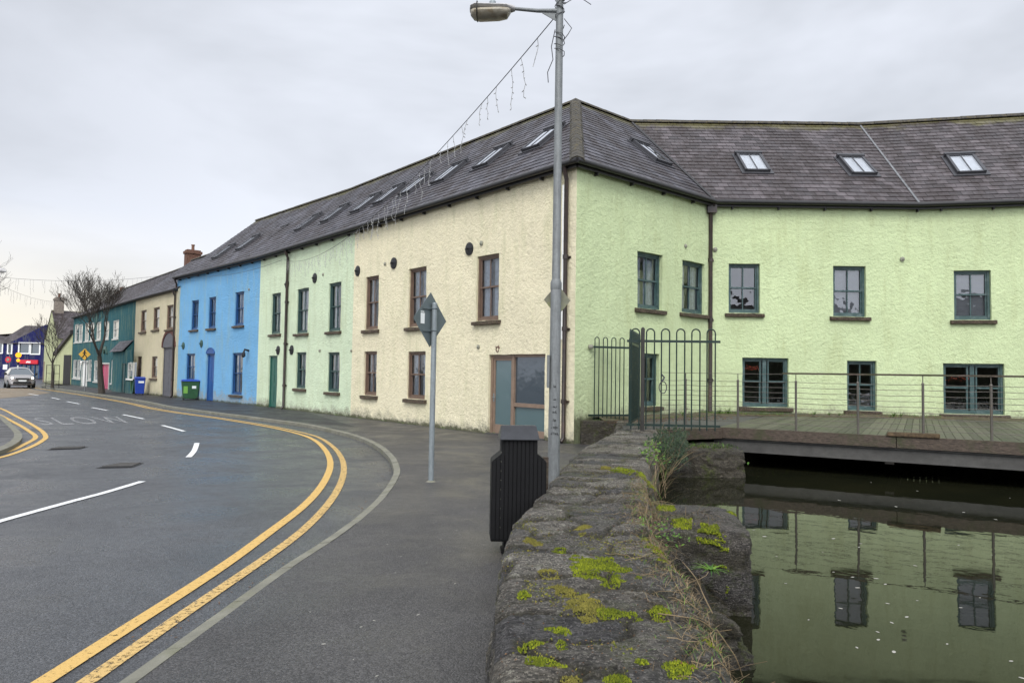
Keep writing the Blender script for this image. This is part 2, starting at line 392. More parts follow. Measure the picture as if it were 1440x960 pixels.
M['binblack'] = plain('black_bin_plastic', (.004, .004, .0045), .6, var=.3, sc_=4, spec=.25)
M['binlid'] = plain('wet_bin_lid', (.02, .021, .024), .38, var=.35, sc_=9, bump=.002)
M['bingreen'] = plain('green_bin_plastic', (.018, .075, .028), .45, var=.2)
M['binblue'] = plain('blue_bin_plastic', (.012, .045, .30), .4, var=.15)
M['sticker'] = plain('white_sticker', (.75, .77, .75), .5, var=.03)
M['stickerg'] = plain('lime_sticker', (.16, .36, .06), .5, var=.1)
M['yline'] = None
M['wline'] = plain('white_road_paint', (.66, .67, .66), .7, var=.08, sc_=9, dirt=(.4, .4, .4))
def worn(name, c, lo, hi, sc_=28):
    t = NT(name); co = t.coord('Object'); b = t.bsdf(c, .7, 0, t.bump(t.noise(co, 80, 3), .002), .4)
    tr = t.n('ShaderNodeBsdfTransparent'); mx = t.n('ShaderNodeMixShader')
    t.t.links.new(t.ramp(t.noise(co, sc_, 6, .8), [(lo, 0.), (hi, 1.)]), mx.inputs[0]); t.t.links.new(tr.outputs[0], mx.inputs[1]); t.t.links.new(b.outputs[0], mx.inputs[2]); t.t.links.new(mx.outputs[0], t.out.inputs[0]); return t.m
M['wfaded'] = worn('faded_road_paint', (.38, .38, .38), .38, .66, 9)
M['yworn'] = worn('worn_yellow_paint', (.52, .35, .13), .38, .50, 30)
M['yline'] = worn('yellow_road_paint', (.54, .35, .11), .33, .45, 30)
M['iron'] = plain('cast_iron', (.045, .043, .04), .55, .3, bump=.006, bsc=30)
M['moss'] = leaf_mat('moss_green', (.05, .075, .006), (.25, .28, .012), .9)
M['moss_y'] = leaf_mat('moss_yellow', (.10, .095, .02), (.23, .20, .04), .9)
M['leafg'] = leaf_mat('green_leaves', (.03, .09, .01), (.14, .24, .03))
M['ivy'] = leaf_mat('ivy_leaves', (.008, .022, .008), (.025, .045, .012), .5)
M['dry'] = leaf_mat('dry_stems', (.10, .07, .035), (.28, .21, .12), .8)
M['dead'] = leaf_mat('dead_leaves', (.10, .05, .02), (.24, .13, .06), .8)
M['bark'] = plain('dark_bark', (.045, .038, .03), .9, var=.4, sc_=12, bump=.01, bsc=30)
M['leaf_pale'] = plain('pale_fallen_leaf', (.33, .32, .28), .6, var=.2)
M['yellowsign'] = plain('yellow_sign_face', (.50, .28, .02), .5, var=.03)
M['blackink'] = plain('black_ink', (.012, .012, .012), .6)
M['redsign'] = plain('red_sign_face', (.55, .015, .03), .45, var=.05)
M['lampglass'] = plain('stained_lamp_bowl', (.36, .33, .26), .35, var=.3, sc_=7, dirt=(.18, .13, .07))
M['lamphood'] = plain('lamp_hood', (.42, .41, .40), .5, var=.2, dirt=(.2, .19, .16))
M['cable'] = plain('dark_cable', (.05, .05, .055), .6)
M['bulb'] = plain('icicle_strand', (.30, .30, .29), .4, var=.2)
M['amber'] = emit_mat('amber_beacon_glow', (1, .38, .03), 1.6)
M['redfairy'] = emit_mat('red_fairy_glow', (1, .22, .14), 1.6)
M['headlamp'] = emit_mat('headlamp_glow', (1, .86, .7), 5)
M['carpaint'] = metal_mat('silver_car_paint', (.42, .40, .39), .3, .5, .05)
M['tyre'] = plain('tyre_rubber', (.015, .015, .015), .8)
M['carglass'] = glass_mat('car_glass', trans=False, body=(.03, .045, .05), refl=.1)

# water
t = NT('dark_canal_water'); co = t.coord('Object')
h = t.math('ADD', t.noise(co, 1.3, 3, .5, .3), t.math('MULTIPLY', t.noise(co, 6, 3, .55), .12))
t.bsdf(t.mix(t.ramp(t.noise(co, .6, 4), [(.35, 0.), (.7, 1.)]), (.008, .009, .005), (.014, .014, .007)), .018, 0, t.bump(h, .012, .27), .25, IOR=1.33)
M['water'] = t.m
# ------------------------------------------------------------------ sky and light
w = bpy.data.worlds.new('World'); sc.world = w; w.use_nodes = True; wt = w.node_tree; wt.nodes.clear()
class WT(NT):
    def __init__(s): s.t = wt; s.out = s.n('ShaderNodeOutputWorld')
W = WT()
SUN_AZ, SUN_EL = R(188), R(48)      # light comes from behind the camera, slightly left
dirv = W.n('ShaderNodeTexCoord').outputs['Generated']
X, Y, Z = W.sep(dirv)
sky = W.n('ShaderNodeTexSky', sky_type='NISHITA', sun_disc=False); sky.sun_elevation = SUN_EL; sky.sun_rotation = SUN_AZ; sky.air_density = 1.0; sky.dust_density = 4; sky.ozone_density = 1
mp = W.n('ShaderNodeMapping'); W.set(mp, Vector=dirv, Scale=(1.0, 1.0, 2.6), Location=(.3, .1, 0)); cl = W.noise(mp.outputs[0], 1.7, 5, .55, .25)
cloud = W.mix(W.ramp(cl, [(.34, 0.), (.66, 1.)]), (.50, .525, .57), (.74, .77, .845))
lowb = W.ramp(Z, [(.0, 1.), (.30, 0.)])
lft = W.ramp(W.math('MULTIPLY', X, -1.0), [(.18, 0.), (.62, 1.)])
fw = W.ramp(Y, [(.2, 0.), (.6, 1.)])
cloud = W.mix(W.math('MULTIPLY', W.math('MULTIPLY', W.ramp(Z, [(.10, 0.), (.26, 1.)]), lft), W.math('MULTIPLY', fw, .6)), cloud, (.42, .44, .48))
glow = W.math('MULTIPLY', W.math('MULTIPLY', W.ramp(Z, [(.0, 1.), (.05, .95), (.19, 0.)]), lft), fw)
cloud = W.mix(W.math('MULTIPLY', glow, .9), cloud, (.86, .79, .64))
# the cloud sheet is brightened high up and behind the viewer, to light the walls
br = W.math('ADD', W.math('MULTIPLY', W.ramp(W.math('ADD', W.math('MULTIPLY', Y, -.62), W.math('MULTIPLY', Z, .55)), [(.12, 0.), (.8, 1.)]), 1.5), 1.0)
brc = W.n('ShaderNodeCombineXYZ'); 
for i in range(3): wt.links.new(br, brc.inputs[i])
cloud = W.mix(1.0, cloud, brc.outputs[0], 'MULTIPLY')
cloud = W.mix(W.ramp(Z, [(.49, 1.), (.5, 0.)]) if False else W.ramp(W.math('ADD', W.math('MULTIPLY', Z, 20), .5), [(.3, 1.), (.5, 0.)]), cloud, (.05, .05, .05))
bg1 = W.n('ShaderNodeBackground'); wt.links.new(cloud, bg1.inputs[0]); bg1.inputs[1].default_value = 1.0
bg2 = W.n('ShaderNodeBackground'); wt.links.new(sky.outputs[0], bg2.inputs[0]); bg2.inputs[1].default_value = .08
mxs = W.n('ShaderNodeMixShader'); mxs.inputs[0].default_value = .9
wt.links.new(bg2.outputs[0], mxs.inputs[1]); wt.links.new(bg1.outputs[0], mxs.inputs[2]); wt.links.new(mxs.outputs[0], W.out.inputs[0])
sl = bpy.data.lights.new('sun', 'SUN'); sl.energy = 1.5; sl.angle = R(25); sl.color = (1, .97, .92)
so = bpy.data.objects.new('sun', sl); COL.objects.link(so)
sd = Vector((math.sin(SUN_AZ) * math.cos(SUN_EL), math.cos(SUN_AZ) * math.cos(SUN_EL), math.sin(SUN_EL)))
so.rotation_euler = sd.to_track_quat('Z', 'Y').to_euler()
sc.view_settings.view_transform = 'Standard'; sc.view_settings.look = 'None'; sc.view_settings.exposure = 0.45; sc.view_settings.gamma = 1.0
sc.cycles.max_bounces = 8; sc.cycles.transparent_max_bounces = 12
sc.cycles.use_denoising = True

# ------------------------------------------------------------------ ground, road, pavements
def struct(name, mb, m, **k): return tag(mb.build(name, m, **k), kind='structure')
RIV = [(0.45, -60), (0.45, 4.5), (1.2, 9.5), (2.3, 13.2), (3.2, 15.2), (3.4, 19.6), (80, 19.6)]
g = MB(); g.poly([(-900, -900, -.14), (.45, -900, -.14)] + [(x, y, -.14) for x, y in RIV[1:]] + [(900, 19.6, -.14), (900, 900, -.14), (-900, 900, -.14)]); struct('ground', g, M['soil'], recalc=False)
g = MB(); g.poly([(x, y, -.1) for x, y in [(-160, -40)] + [(.45, -40)] + RIV[1:6] + [(3.4, 24), (-20, 60), (-20, 140), (-160, 140)]]); struct('road', g, M['asphalt'], recalc=False)
# main kerb: survey of its road side
KP = [(258, 914), (300, 883), (350, 845), (404, 806), (467, 764), (508, 731), (533, 706), (550, 681), (553, 664), (542, 643), (517, 625), (479, 612), (425, 600), (362, 591), (300, 583), (240, 574.5), (199, 566), (147, 557.5), (92, 549.5)]
K = [gnd(u, v, -.1) for u, v in KP]; d0 = (K[0] - K[2]).normalized()
K = [K[0] + d0 * 9, K[0] + d0 * 5, K[0] + d0 * 2] + K
d1 = (K[-1] - K[-2]).normalized(); e = K[-1]
K += [e + d1 * 9, e + d1 * 13 + Vector((.8, .6, 0)), e + d1 * 15 + Vector((3.5, 4, 0)), e + d1 * 15 + Vector((9, 9, 0))]
KS = [Vector((p.x, p.y, 0)) for p in spline(K, 10)]
def resample(P, step):
    out = [P[0].copy()]; acc = 0
    for a, b in zip(P, P[1:]):
        L = (b - a).length; pos = step - acc
        while pos <= L:
            out.append(a.lerp(b, pos / L)); pos += step
        acc = (acc + L) % step
    return out
def kerb_strip(line, name, wd=.14, side=1):
    line = resample(line, .22); inn = offset_line(line, wd * side); mb = MB()
    k = 0
    while k < len(line) - 1:
        m = min(k + 4, len(line) - 1); j = rnd.uniform(-.004, .004)
        for q in range(k, m):
            a, b, c, d = line[q].copy(), line[q + 1].copy(), inn[q + 1].copy(), inn[q].copy()
            if q == m - 1: b = a.lerp(b, .93); c = d.lerp(c, .93)
            P = [(a.x, a.y, -.12), (b.x, b.y, -.12), (c.x, c.y, -.12), (d.x, d.y, -.12), (a.x, a.y, -.012 + j), (b.x, b.y, -.012 + j), (c.x, c.y, .004 + j), (d.x, d.y, .004 + j)]
            mb.hexa(P)
        k = m
    struct(name, mb, M['kerb'], bevel=0); return inn
Kin = kerb_strip(KS, 'kerb', .105)
base = MB()   # dark bed under kerb joints is the pavement itself
pv = MB(); pv.poly([(p.x, p.y, 0) for p in Kin[::-1]][::1] + [(.3, -8, 0), (.3, 5, 0), (1.0, 9, 0), (2.2, 13.6, 0), (3.1, 15.3, 0), (3.3, 24, 0), (-14, 50, 0), (-36, 90, 0)]) 
pv.quad((-.0, 0, 0), (-.0, 0, 0), (-.0, 0, 0), (-.0, 0, 0)) if False else None
struct('pavement', pv, M['pave'], recalc=False)
# darker strip of newer tarmac along the terrace
dk = MB(); A = offset_line(Kin, .12)
KD = [q for q in Kin if 23.5 < q.y < 46][::3]
dk.poly([(q.x + .02, q.y + .02, .004) for q in KD] + [(q.x, q.y, .004) for q in [at_h(186, 422, 6.1), at_h(250, 389, 6.8), at_h(367, 361, 6.8), at_h(440, 338, 6.8)]] + [(gnd(500, 600).x, gnd(500, 600).y, .004)]); struct('pavement', dk, M['patchdark'], recalc=False)
# kerb corner on the far left
LK = [gnd(u, v, -.1) for u, v in [(-120, 668), (-60, 655), (0, 640), (25, 627), (31, 618), (27, 610), (14, 598), (0, 587), (-40, 572), (-90, 560), (-160, 552)]]
LK = [LK[0] + Vector((-110, 6, 0)), LK[0] + Vector((-30, 1.0, 0)), LK[0] + Vector((-8, .1, 0))] + LK + [LK[-1] + (LK[-1] - LK[-2]).normalized() * 35]
LKs = [Vector((p.x, p.y, 0)) for p in spline(LK, 8)]
Lin = kerb_strip(LKs, 'kerb', .16, -1)
pv = MB(); pv.poly([(p.x, p.y, 0) for p in Lin] + [(-130, 75, 0)]); struct('pavement', pv, M['pave'], recalc=False)
# buff anti-skid surface and drain/manhole details
bf = MB(); bf.poly([gnd(u, v, -.094) for u, v in [(-80, 553), (0, 560), (45, 556), (72, 552), (40, 546), (-80, 545)]]); struct('road', bf, M['buff'], recalc=False)
def ribbon(P, wd, z=-.092, seg=None):
    mb = MB(); a = offset_line(P, -wd / 2); b = offset_line(P, wd / 2)
    for i in range(len(P) - 1):
        mb.F([mb.V((a[i].x, a[i].y, z)), mb.V((b[i].x, b[i].y, z)), mb.V((b[i + 1].x, b[i + 1].y, z)), mb.V((a[i + 1].x, a[i + 1].y, z))])
    return mb
Y1 = [(180, 882), (240, 845), (300, 806), (342, 777), (383, 745), (425, 714), (454, 681), (465, 652), (456, 631), (437, 616), (404, 606), (362, 597.5), (300, 587.5)]
p = [gnd(u, v, -.1) for u, v in Y1]; dd = (p[0] - p[2]).normalized(); p = [p[0] + dd * 6, p[0] + dd * 2.5, gnd(61, 960, -.1)] + p
dk_ = min((Vector((q.x, q.y, 0)) - Vector((p[-1].x, p[-1].y, 0))).length for q in KS); far = offset_line(KS, -dk_)
def smooth(P, it=3):
    for _ in range(it): P = [P[0]] + [(a + b * 2 + c) / 4 for a, b, c in zip(P, P[1:], P[2:])] + [P[-1]]
    return P
tail = [q for q in far if q.y > p[-1].y + 1.0 and q.y < 62]
p = [Vector((q.x, q.y, 0)) for q in p] + tail[::6]
Ysm = smooth(resample(spline(p, 8), .2), 12)
mk = ribbon(Ysm, .115); struct('road_marking', mk, M['yline'], recalc=False)
Y2 = [(180, 919), (240, 876), (300, 835), (362, 793), (425, 747.5), (467, 702), (483, 668), (481, 645), (467, 627), (446, 614)]
p2 = [gnd(u, v, -.1) for u, v in Y2]; dd = (p2[0] - p2[2]).normalized(); p2 = [p2[0] + dd * 6, p2[0] + dd * 2.5, gnd(122, 960, -.1)] + p2
tail = [q for q in offset_line(Ysm, .2) if q.y > p2[-1].y + 1.6]
p2 = [Vector((q.x, q.y, 0)) for q in p2] + tail[::6]
struct('road_marking', ribbon(smooth(resample(spline(p2, 8), .2), 12), .105), M['yworn'], recalc=False)
for pts, wd in (([(-60, 653), (0, 643.5), (40, 630), (59, 620), (64, 613), (53, 602), (24, 586), (-6, 572), (-60, 558)], .11), ([(-40, 641), (6, 636.5), (36, 624), (50, 615), (42, 607), (20, 594), (-12, 579), (-60, 566)], .11)):
    struct('road_marking', ribbon(spline([Vector((gnd(u, v, -.1).x, gnd(u, v, -.1).y, 0)) for u, v in pts], 6), wd), M['yline'], recalc=False)
for pts in ([(-60, 751), (0, 733), (105, 704)], [(105, 704), (150, 692), (200, 677)], [(265, 643), (273, 634), (277, 623)], [(228, 598), (243, 602), (259, 606.5)], [(173, 583), (202, 589)], [(129, 573), (151, 577)], [(94, 564.5), (112, 568)], [(72, 559), (84, 561.5)], [(40, 553.5), (54, 556)]):
    struct('road_marking', ribbon(spline([Vector((gnd(u, v, -.1).x, gnd(u, v, -.1).y, 0)) for u, v in pts], 4), .11), M['wline'], recalc=False)
# SLOW, read by drivers leaving us
fc = bpy.data.curves.new('slow', 'FONT'); fc.body = 'SLOW'; fc.align_x = 'LEFT'; fc.space_character = 1.25
fo = bpy.data.objects.new('slow', fc); COL.objects.link(fo); bpy.context.view_layer.update()
me = bpy.data.meshes.new_from_object(fo.evaluated_get(bpy.context.evaluated_depsgraph_get())); bpy.data.objects.remove(fo)
o0, o1, o2 = gnd(58, 597.5, -.092), gnd(192, 594.5, -.092), gnd(44, 587.5, -.092)
xs = [v.co.x for v in me.vertices]; ys = [v.co.y for v in me.vertices]
for v in me.vertices:
    a = v.co.x / max(xs); b = v.co.y / max(ys); q = o0 + (o1 - o0) * a + (o2 - o0) * b; v.co = (q.x, q.y, -.091)
me.materials.clear(); me.materials.append(M['wfaded'])
so_ = bpy.data.objects.new('road_marking', me); COL.objects.link(so_); tag(so_, kind='structure')
def cover(pxs, label):
    mb = MB(); P = [gnd(u, v, -.09) for u, v in pxs]; c = sum(P, Vector()) / 4
    mb.poly(P); inner = [c + (q - c) * .86 + Vector((0, 0, .005)) for q in P]
    t_ = thing('drain_cover', label, 'drain cover', tuple(c), 'drain covers in the road')
    mb.build('cover_frame', M['iron'], t_, recalc=False)
    m2 = MB(); m2.poly(inner); m2.build('cover_plate', M['patchdark'], t_, recalc=False)
    m3 = MB()
    for k in range(1, 7):
        a = inner[0].lerp(inner[1], k / 7) + Vector((0, 0, .004)); b = inner[3].lerp(inner[2], k / 7) + Vector((0, 0, .004)); m3.tube([a, b], .012, 4)
    m3.build('grating', M['iron'], t_)
cover([(133, 657.5), (172, 650.5), (203, 650), (186, 656.5)], 'dark sunken iron cover in the road nearer the long white line')
cover([(64, 632), (82, 628.5), (125, 627.5), (112, 630.5)], 'narrow iron cover in the road beside the left yellow lines')

# ------------------------------------------------------------------ walls
def wob(p): return noise.noise(Vector((p.x * .9, p.y * .9, p.z * .9))) * .022 + noise.noise(Vector((p.x * 3.1, p.y * 3.1, p.z * 3.1)) + Vector((5, 5, 5))) * .012
def wall_face(mb, F, z0, z1, ops, depth=.16, step=.3, wobble=1.0):
    ss = {0.0, F.L}; zs = {z0, z1}
    for a, b, c, d in ops: ss |= {a, b}; zs |= {c, d}
    def fill(S):
        S = sorted(S); out = [S[0]]
        for a, b in zip(S, S[1:]):
            n = max(1, int((b - a) / step)); out += [a + (b - a) * k / n for k in range(1, n + 1)]
        return out
    S, Zs = fill(ss), fill(zs); cache = {}
    def V(i, j, back=False):
        k = (i, j, back)
        if k not in cache:
            p = F.p(S[i], 0, Zs[j]); e = min(1, S[i] / .3, (F.L - S[i]) / .3)
            off = wob(p) * e * wobble
            ex = F.t * (noise.noise(p * 2.3) * .012 * e * wobble)
            q = F.p(S[i], -depth if back else off, Zs[j])
            if not back: q = q + Vector((ex.x, ex.y, noise.noise(p * 2.7 + Vector((9, 3, 1))) * .012 * e * wobble if z0 < Zs[j] < z1 else 0))
            cache[k] = mb.V(q)
        return cache[k]
    def inside(i, j):
        cs, cz = (S[i] + S[i + 1]) / 2, (Zs[j] + Zs[j + 1]) / 2
        return any(a < cs < b and c < cz < d for a, b, c, d in ops)
    nI, nJ = len(S) - 1, len(Zs) - 1
    hole = [[inside(i, j) for j in range(nJ)] for i in range(nI)]
    for i in range(nI):
        for j in range(nJ):
            if not hole[i][j]: mb.F([V(i, j), V(i + 1, j), V(i + 1, j + 1), V(i, j + 1)]); continue
            if i == 0 or not hole[i - 1][j]: mb.F([V(i, j), V(i, j + 1), V(i, j + 1, 1), V(i, j, 1)])
            if i == nI - 1 or not hole[i + 1][j]: mb.F([V(i + 1, j + 1), V(i + 1, j), V(i + 1, j, 1), V(i + 1, j + 1, 1)])
            if j == 0 or not hole[i][j - 1]: mb.F([V(i + 1, j), V(i, j), V(i, j, 1), V(i + 1, j, 1)])
            if j == nJ - 1 or not hole[i][j + 1]: mb.F([V(i, j + 1), V(i + 1, j + 1), V(i + 1, j + 1, 1), V(i, j + 1, 1)])
def opening(F, box, side, depth):
    u0, v0, u1, v1 = box; um = (u0 + u1) / 2
    s0 = F.sz(u0, (v0 + v1) / 2, -depth if side == 'L' else 0)[0]; s1 = F.sz(u1, (v0 + v1) / 2, -depth if side == 'R' else 0)[0]
    return [s0, s1, F.sz(um, v1, 0)[1], F.sz(um, v0, 0)[1]]
def sash(parent, F, op, m, cur=None, vbars=1, sillm='sill', D=.16, style='sash', ajar=0):
    s0, s1, z0, z1 = op; e = .004; d1 = -D + .075; d0 = -D - .02; fw = min(.065, (s1 - s0) * .11)
    mb = MB(); zm = (z0 + z1) / 2
    cells = [(s0, s1)] if style != 'double' else [(s0, (s0 + s1) / 2 - .03), ((s0 + s1) / 2 + .03, s1)]
    mb.fbox(F, s0 - .03, s0 + fw, d0, d1, z0 - .03, z1 + .03); mb.fbox(F, s1 - fw, s1 + .03, d0, d1, z0 - .03, z1 + .03)
    mb.fbox(F, s0 + fw, s1 - fw, d0, d1 - e, z1 - fw, z1 + .03); mb.fbox(F, s0 + fw, s1 - fw, d0, d1 - e, z0 - .03, z0 + fw * 1.3)
    if style == 'double': mb.fbox(F, (s0 + s1) / 2 - .055, (s0 + s1) / 2 + .055, d0, d1 - 2 * e, z0 + fw * 1.3, z1 - fw)
    for a, b in cells:
        a += fw; b -= fw
        if b - a < .1: continue
        for lo, hi, dd in ((zm, z1 - fw, -D + .045), (z0 + fw * 1.3, zm + .05, -D + .02)):
            t_ = .042
            mb.fbox(F, a, a + t_, dd - .035, dd, lo, hi); mb.fbox(F, b - t_, b, dd - .035, dd, lo, hi)
            mb.fbox(F, a + t_, b - t_, dd - .035, dd - .002, hi - t_, hi); mb.fbox(F, a + t_, b - t_, dd - .035, dd - .002, lo, lo + t_)
            if vbars: mb.fbox(F, (a + b) / 2 - .014, (a + b) / 2 + .014, dd - .033, dd - .004, lo + t_, hi - t_)
    w_ = mb.build('window', m, parent)
    g_ = MB(); g_.quad(F.p(s0 + fw, -D + .0, zm), F.p(s1 - fw, -D + .0, zm), F.p(s1 - fw, -D + .0, z1 - fw), F.p(s0 + fw, -D + .0, z1 - fw))
    g_.quad(F.p(s0 + fw, -D - .018, z0 + fw), F.p(s1 - fw, -D - .018, z0 + fw), F.p(s1 - fw, -D - .018, zm), F.p(s0 + fw, -D - .018, zm))
    g_.build('pane', M['glass'], w_, recalc=False)
    if cur:
        c_ = MB(); n = 26 if cur == 'net' else 1
        if cur == 'blind':
            hgt = z1 - z0; k = 0; zz = z1 - .03
            while zz > z0 + hgt * .05:
                c_.quad(F.p(s0, -D - .10, zz), F.p(s1, -D - .10, zz), F.p(s1, -D - .075, zz - .034), F.p(s0, -D - .075, zz - .034)); zz -= .036
            c_.build('blind', M['curtain_g'], w_, recalc=False)
        else:
            gap = (s1 - s0) * (.0 if cur == 'net' else 0)
            ph = rnd.uniform(0, 6)
            for a, b in ((s0 - .02, s0 + (s1 - s0) * rnd.uniform(.36, .48)), (s0 + (s1 - s0) * rnd.uniform(.52, .62), s1 + .02)):
                pr = None
                for q in range(n + 1):
                    x = a + (b - a) * q / n; dd = -D - .11 + .022 * math.sin(q * 1.9 + ph)
                    cu = (c_.V(F.p(x, dd, z0 - .02)), c_.V(F.p(x, dd, z1 + .02)))
                    if pr: c_.F([pr[0], cu[0], cu[1], pr[1]])
                    pr = cu
            c_.build('curtain', M['curtain'], w_, smooth=True, recalc=False)
    if sillm:
        s_ = MB(); x0, x1 = s0 - .11, s1 + .11; n = 7; pr = None
        for q in range(n + 1):
            x = x0 + (x1 - x0) * q / n; j = [rnd.uniform(-.008, .008) for _ in range(3)]
            cu = [s_.V(F.p(x, -.13, z0 + .004 + j[0])), s_.V(F.p(x, .10 + j[1], z0 - .022 + j[0])), s_.V(F.p(x, .10 + j[2], z0 - .125 + j[1])), s_.V(F.p(x, -.13, z0 - .12))]
            if pr:
                for k in range(4): s_.F([pr[k], pr[(k + 1) % 4], cu[(k + 1) % 4], cu[k]])
            else: s_.F(cu[::-1])
            pr = cu
        s_.F(pr); s_.build('sill', M[sillm], w_, bevel=.008)
    return w_
def plate(parent, F, u, v, r=.16, m='plate', hook=True):
    s, z = F.sz(u, v); mb = MB(); n = 14; th = .035
    c0 = mb.V(F.p(s, .07, z)); A = []; B = []
    for k in range(n):
        a = 2 * math.pi * k / n; A.append(mb.V(F.p(s + r * .95 * math.cos(a), .03, z + r * math.sin(a)))); B.append(mb.V(F.p(s + r * .95 * math.cos(a), -.03, z + r * math.sin(a))))
    for k in range(n): mb.F([c0, A[k], A[(k + 1) % n]]); mb.F([A[k], B[k], B[(k + 1) % n], A[(k + 1) % n]])
    if hook: mb.tube([F.p(s, .04, z), F.p(s, .13, z)], .03, 6); mb.fbox(F, s - r * .8, s + r * .8, .03, .06, z - .02, z + .02)
    mb.build('wall_plate' if hook else 'vent', M[m], parent)
def vent(parent, F, u, v, r=.06): plate(parent, F, u, v, r, 'vent', False)

def pipe(parent, F, s, z0, z1, r=.05, shoe=True):
    mb = MB(); d = .09
    mb.tube([F.p(s + .05, .24, z1 + .02), F.p(s + .05, .2, z1 - .1), F.p(s, d, z1 - .32), F.p(s, d, z0 + .12), F.p(s, d + (.09 if shoe else 0), z0 + .03)], r, 10)
    z = z0 + 1.0
    while z < z1 - .5:
        mb.tube([F.p(s, d, z - .05), F.p(s, d, z + .05)], r * 1.35, 10); mb.fbox(F, s - r * 1.9, s + r * 1.9, 0.0, .04, z - .02, z + .02); z += 1.75
    return mb.build('downpipe', M['pipe'], parent, smooth=True)

# the long building line, left to right as seen
P250, P368, P495, C0, I0, B0 = at_h(250, 390, 6.8), at_h(367, 361.5, 6.8), at_h(496, 321, 6.8), at_h(811.5, 227.5, 6.8), at_h(1000, 283.5, 6.8), at_h(1290, 287.5, 6.8)
P495 = P368 + (C0 - P368) * ((P495 - P368).dot(C0 - P368) / (C0 - P368).length_squared)
E1440 = at_h(1440, 282.5, 6.8); END = B0 + (E1440 - B0).normalized() * 13
print('PTS', P250, P368, P495, C0, I0, B0, END)
LINE = [P250, P368, P495, C0, I0, B0, END]; NOR = [Frame(a, b).n for a, b in zip(LINE, LINE[1:])]
def off(i, d):   # mitred offset, d outward
    if i == 0: return LINE[0] + NOR[0] * d
    if i == len(LINE) - 1: return LINE[-1] + NOR[-1] * d
    a, b = NOR[i - 1], NOR[i]; return LINE[i] + (a + b) * (d / (1 + a.dot(b)))
WID, SL, ZE = 4.5, 3.87 / 4.5, 6.9
def v3(p, z): return Vector((p[0], p[1], z))
def slope_mesh(mb, EL, ER, RR, RL, uo=0, rows=None, lift=.014):
    t = (ER - EL).normalized(); Ls = max((RL - EL).length, .1); mid = (RL + RR) / 2 - (EL + ER) / 2
    nrm = t.cross(mid); nrm.normalize()
    if nrm.z < 0: nrm = -nrm
    up = nrm.cross(t); H = abs((RL - EL).dot(up)); rows = rows or max(2, round(H / .255))
    def uvp(p): return ((p - EL).dot(t) + uo, (p - EL).dot(up) * (rows * .255 / H))
    so_ = mb.cur; mb.cur = 2; dn = nrm * -.004
    mb.quad(EL + dn, ER + dn, RR + dn, RL + dn, [uvp(EL), uvp(ER), uvp(RR), uvp(RL)]); mb.cur = so_
    for k in range(rows):
        a, b = EL.lerp(RL, k / rows), ER.lerp(RR, k / rows); c, d = ER.lerp(RR, (k + 1) / rows), EL.lerp(RL, (k + 1) / rows)
        sa, sb, sd, sc2 = (a - EL).dot(t), (b - EL).dot(t), (d - EL).dot(t), (c - EL).dot(t)
        lo_, hi_ = min(sa, sd), max(sb, sc2); x = math.floor(lo_ / .31) * .31 + (.155 if k % 2 else 0) - .31
        av = a - t * sa; dv = d - t * sd
        while x < hi_:
            x0, x1 = x + .005, x + .305; x += .31
            b0, b1 = max(x0, sa), min(x1, sb); t0_, t1_ = max(x0, sd), min(x1, sc2)
            if b1 - b0 < .01 and t1_ - t0_ < .01: continue
            b0, b1 = (b0, b1) if b1 > b0 else ((b0 + b1) / 2,) * 2; t0_, t1_ = (t0_, t1_) if t1_ > t0_ else ((t0_ + t1_) / 2,) * 2
            j0, j1, sl_ = rnd.uniform(0, .008), rnd.uniform(0, .008), -up * rnd.uniform(-.004, .010)
            p0, p1 = av + t * b0 + sl_ + nrm * (lift + j0), av + t * b1 + sl_ + nrm * (lift + j1); p2, p3 = dv + t * t1_ + nrm * .002, dv + t * t0_ + nrm * .002
            i0_, i1_, i2_, i3_ = mb.V(p0), mb.V(p1), mb.V(p2), mb.V(p3); i4_, i5_ = mb.V(p0 - nrm * (lift + j0)), mb.V(p1 - nrm * (lift + j1))
            mb.F([i0_, i1_, i2_, i3_], [uvp(p0), uvp(p1), uvp(p2), uvp(p3)]); mb.F([i4_, i5_, i1_, i0_], [uvp(p0)] * 4)
    return t, up, nrm
def caps(mb, a, b, r=.11, n=5, seg=.45):
    L = (b - a).length; k = max(1, int(L / seg)); t = (b - a) / L; x = t.cross(Vector((0, 0, 1))).normalized()
    for i in range(k):
        p, q = a + t * (L * i / k), a + t * (L * (i + .985) / k); j = rnd.uniform(-.006, .006); rr = r + rnd.uniform(-.006, .006)
        up = x.cross(t)
        prof = [(-rr * 1.25, -.05), (-rr * .9, .03), (0, .085 + j), (rr * .9, .03), (rr * 1.25, -.05)]
        A_ = [mb.V(p + x * s + up * h) for s, h in prof]; B_ = [mb.V(q + x * s * .97 + up * (h - .004)) for s, h in prof]
        for m_ in range(4): mb.F([A_[m_], A_[m_ + 1], B_[m_ + 1], B_[m_]])
        mb.F(A_); mb.F(B_[::-1])
M['ridge'] = plain('mossy_ridge_tiles', (.045, .041, .033), .85, var=.6, sc_=9, bump=.02, bsc=22, dirt=(.11, .085, .03))
M['lead'] = plain('lead_flashing', (.15, .155, .16), .5, var=.3)
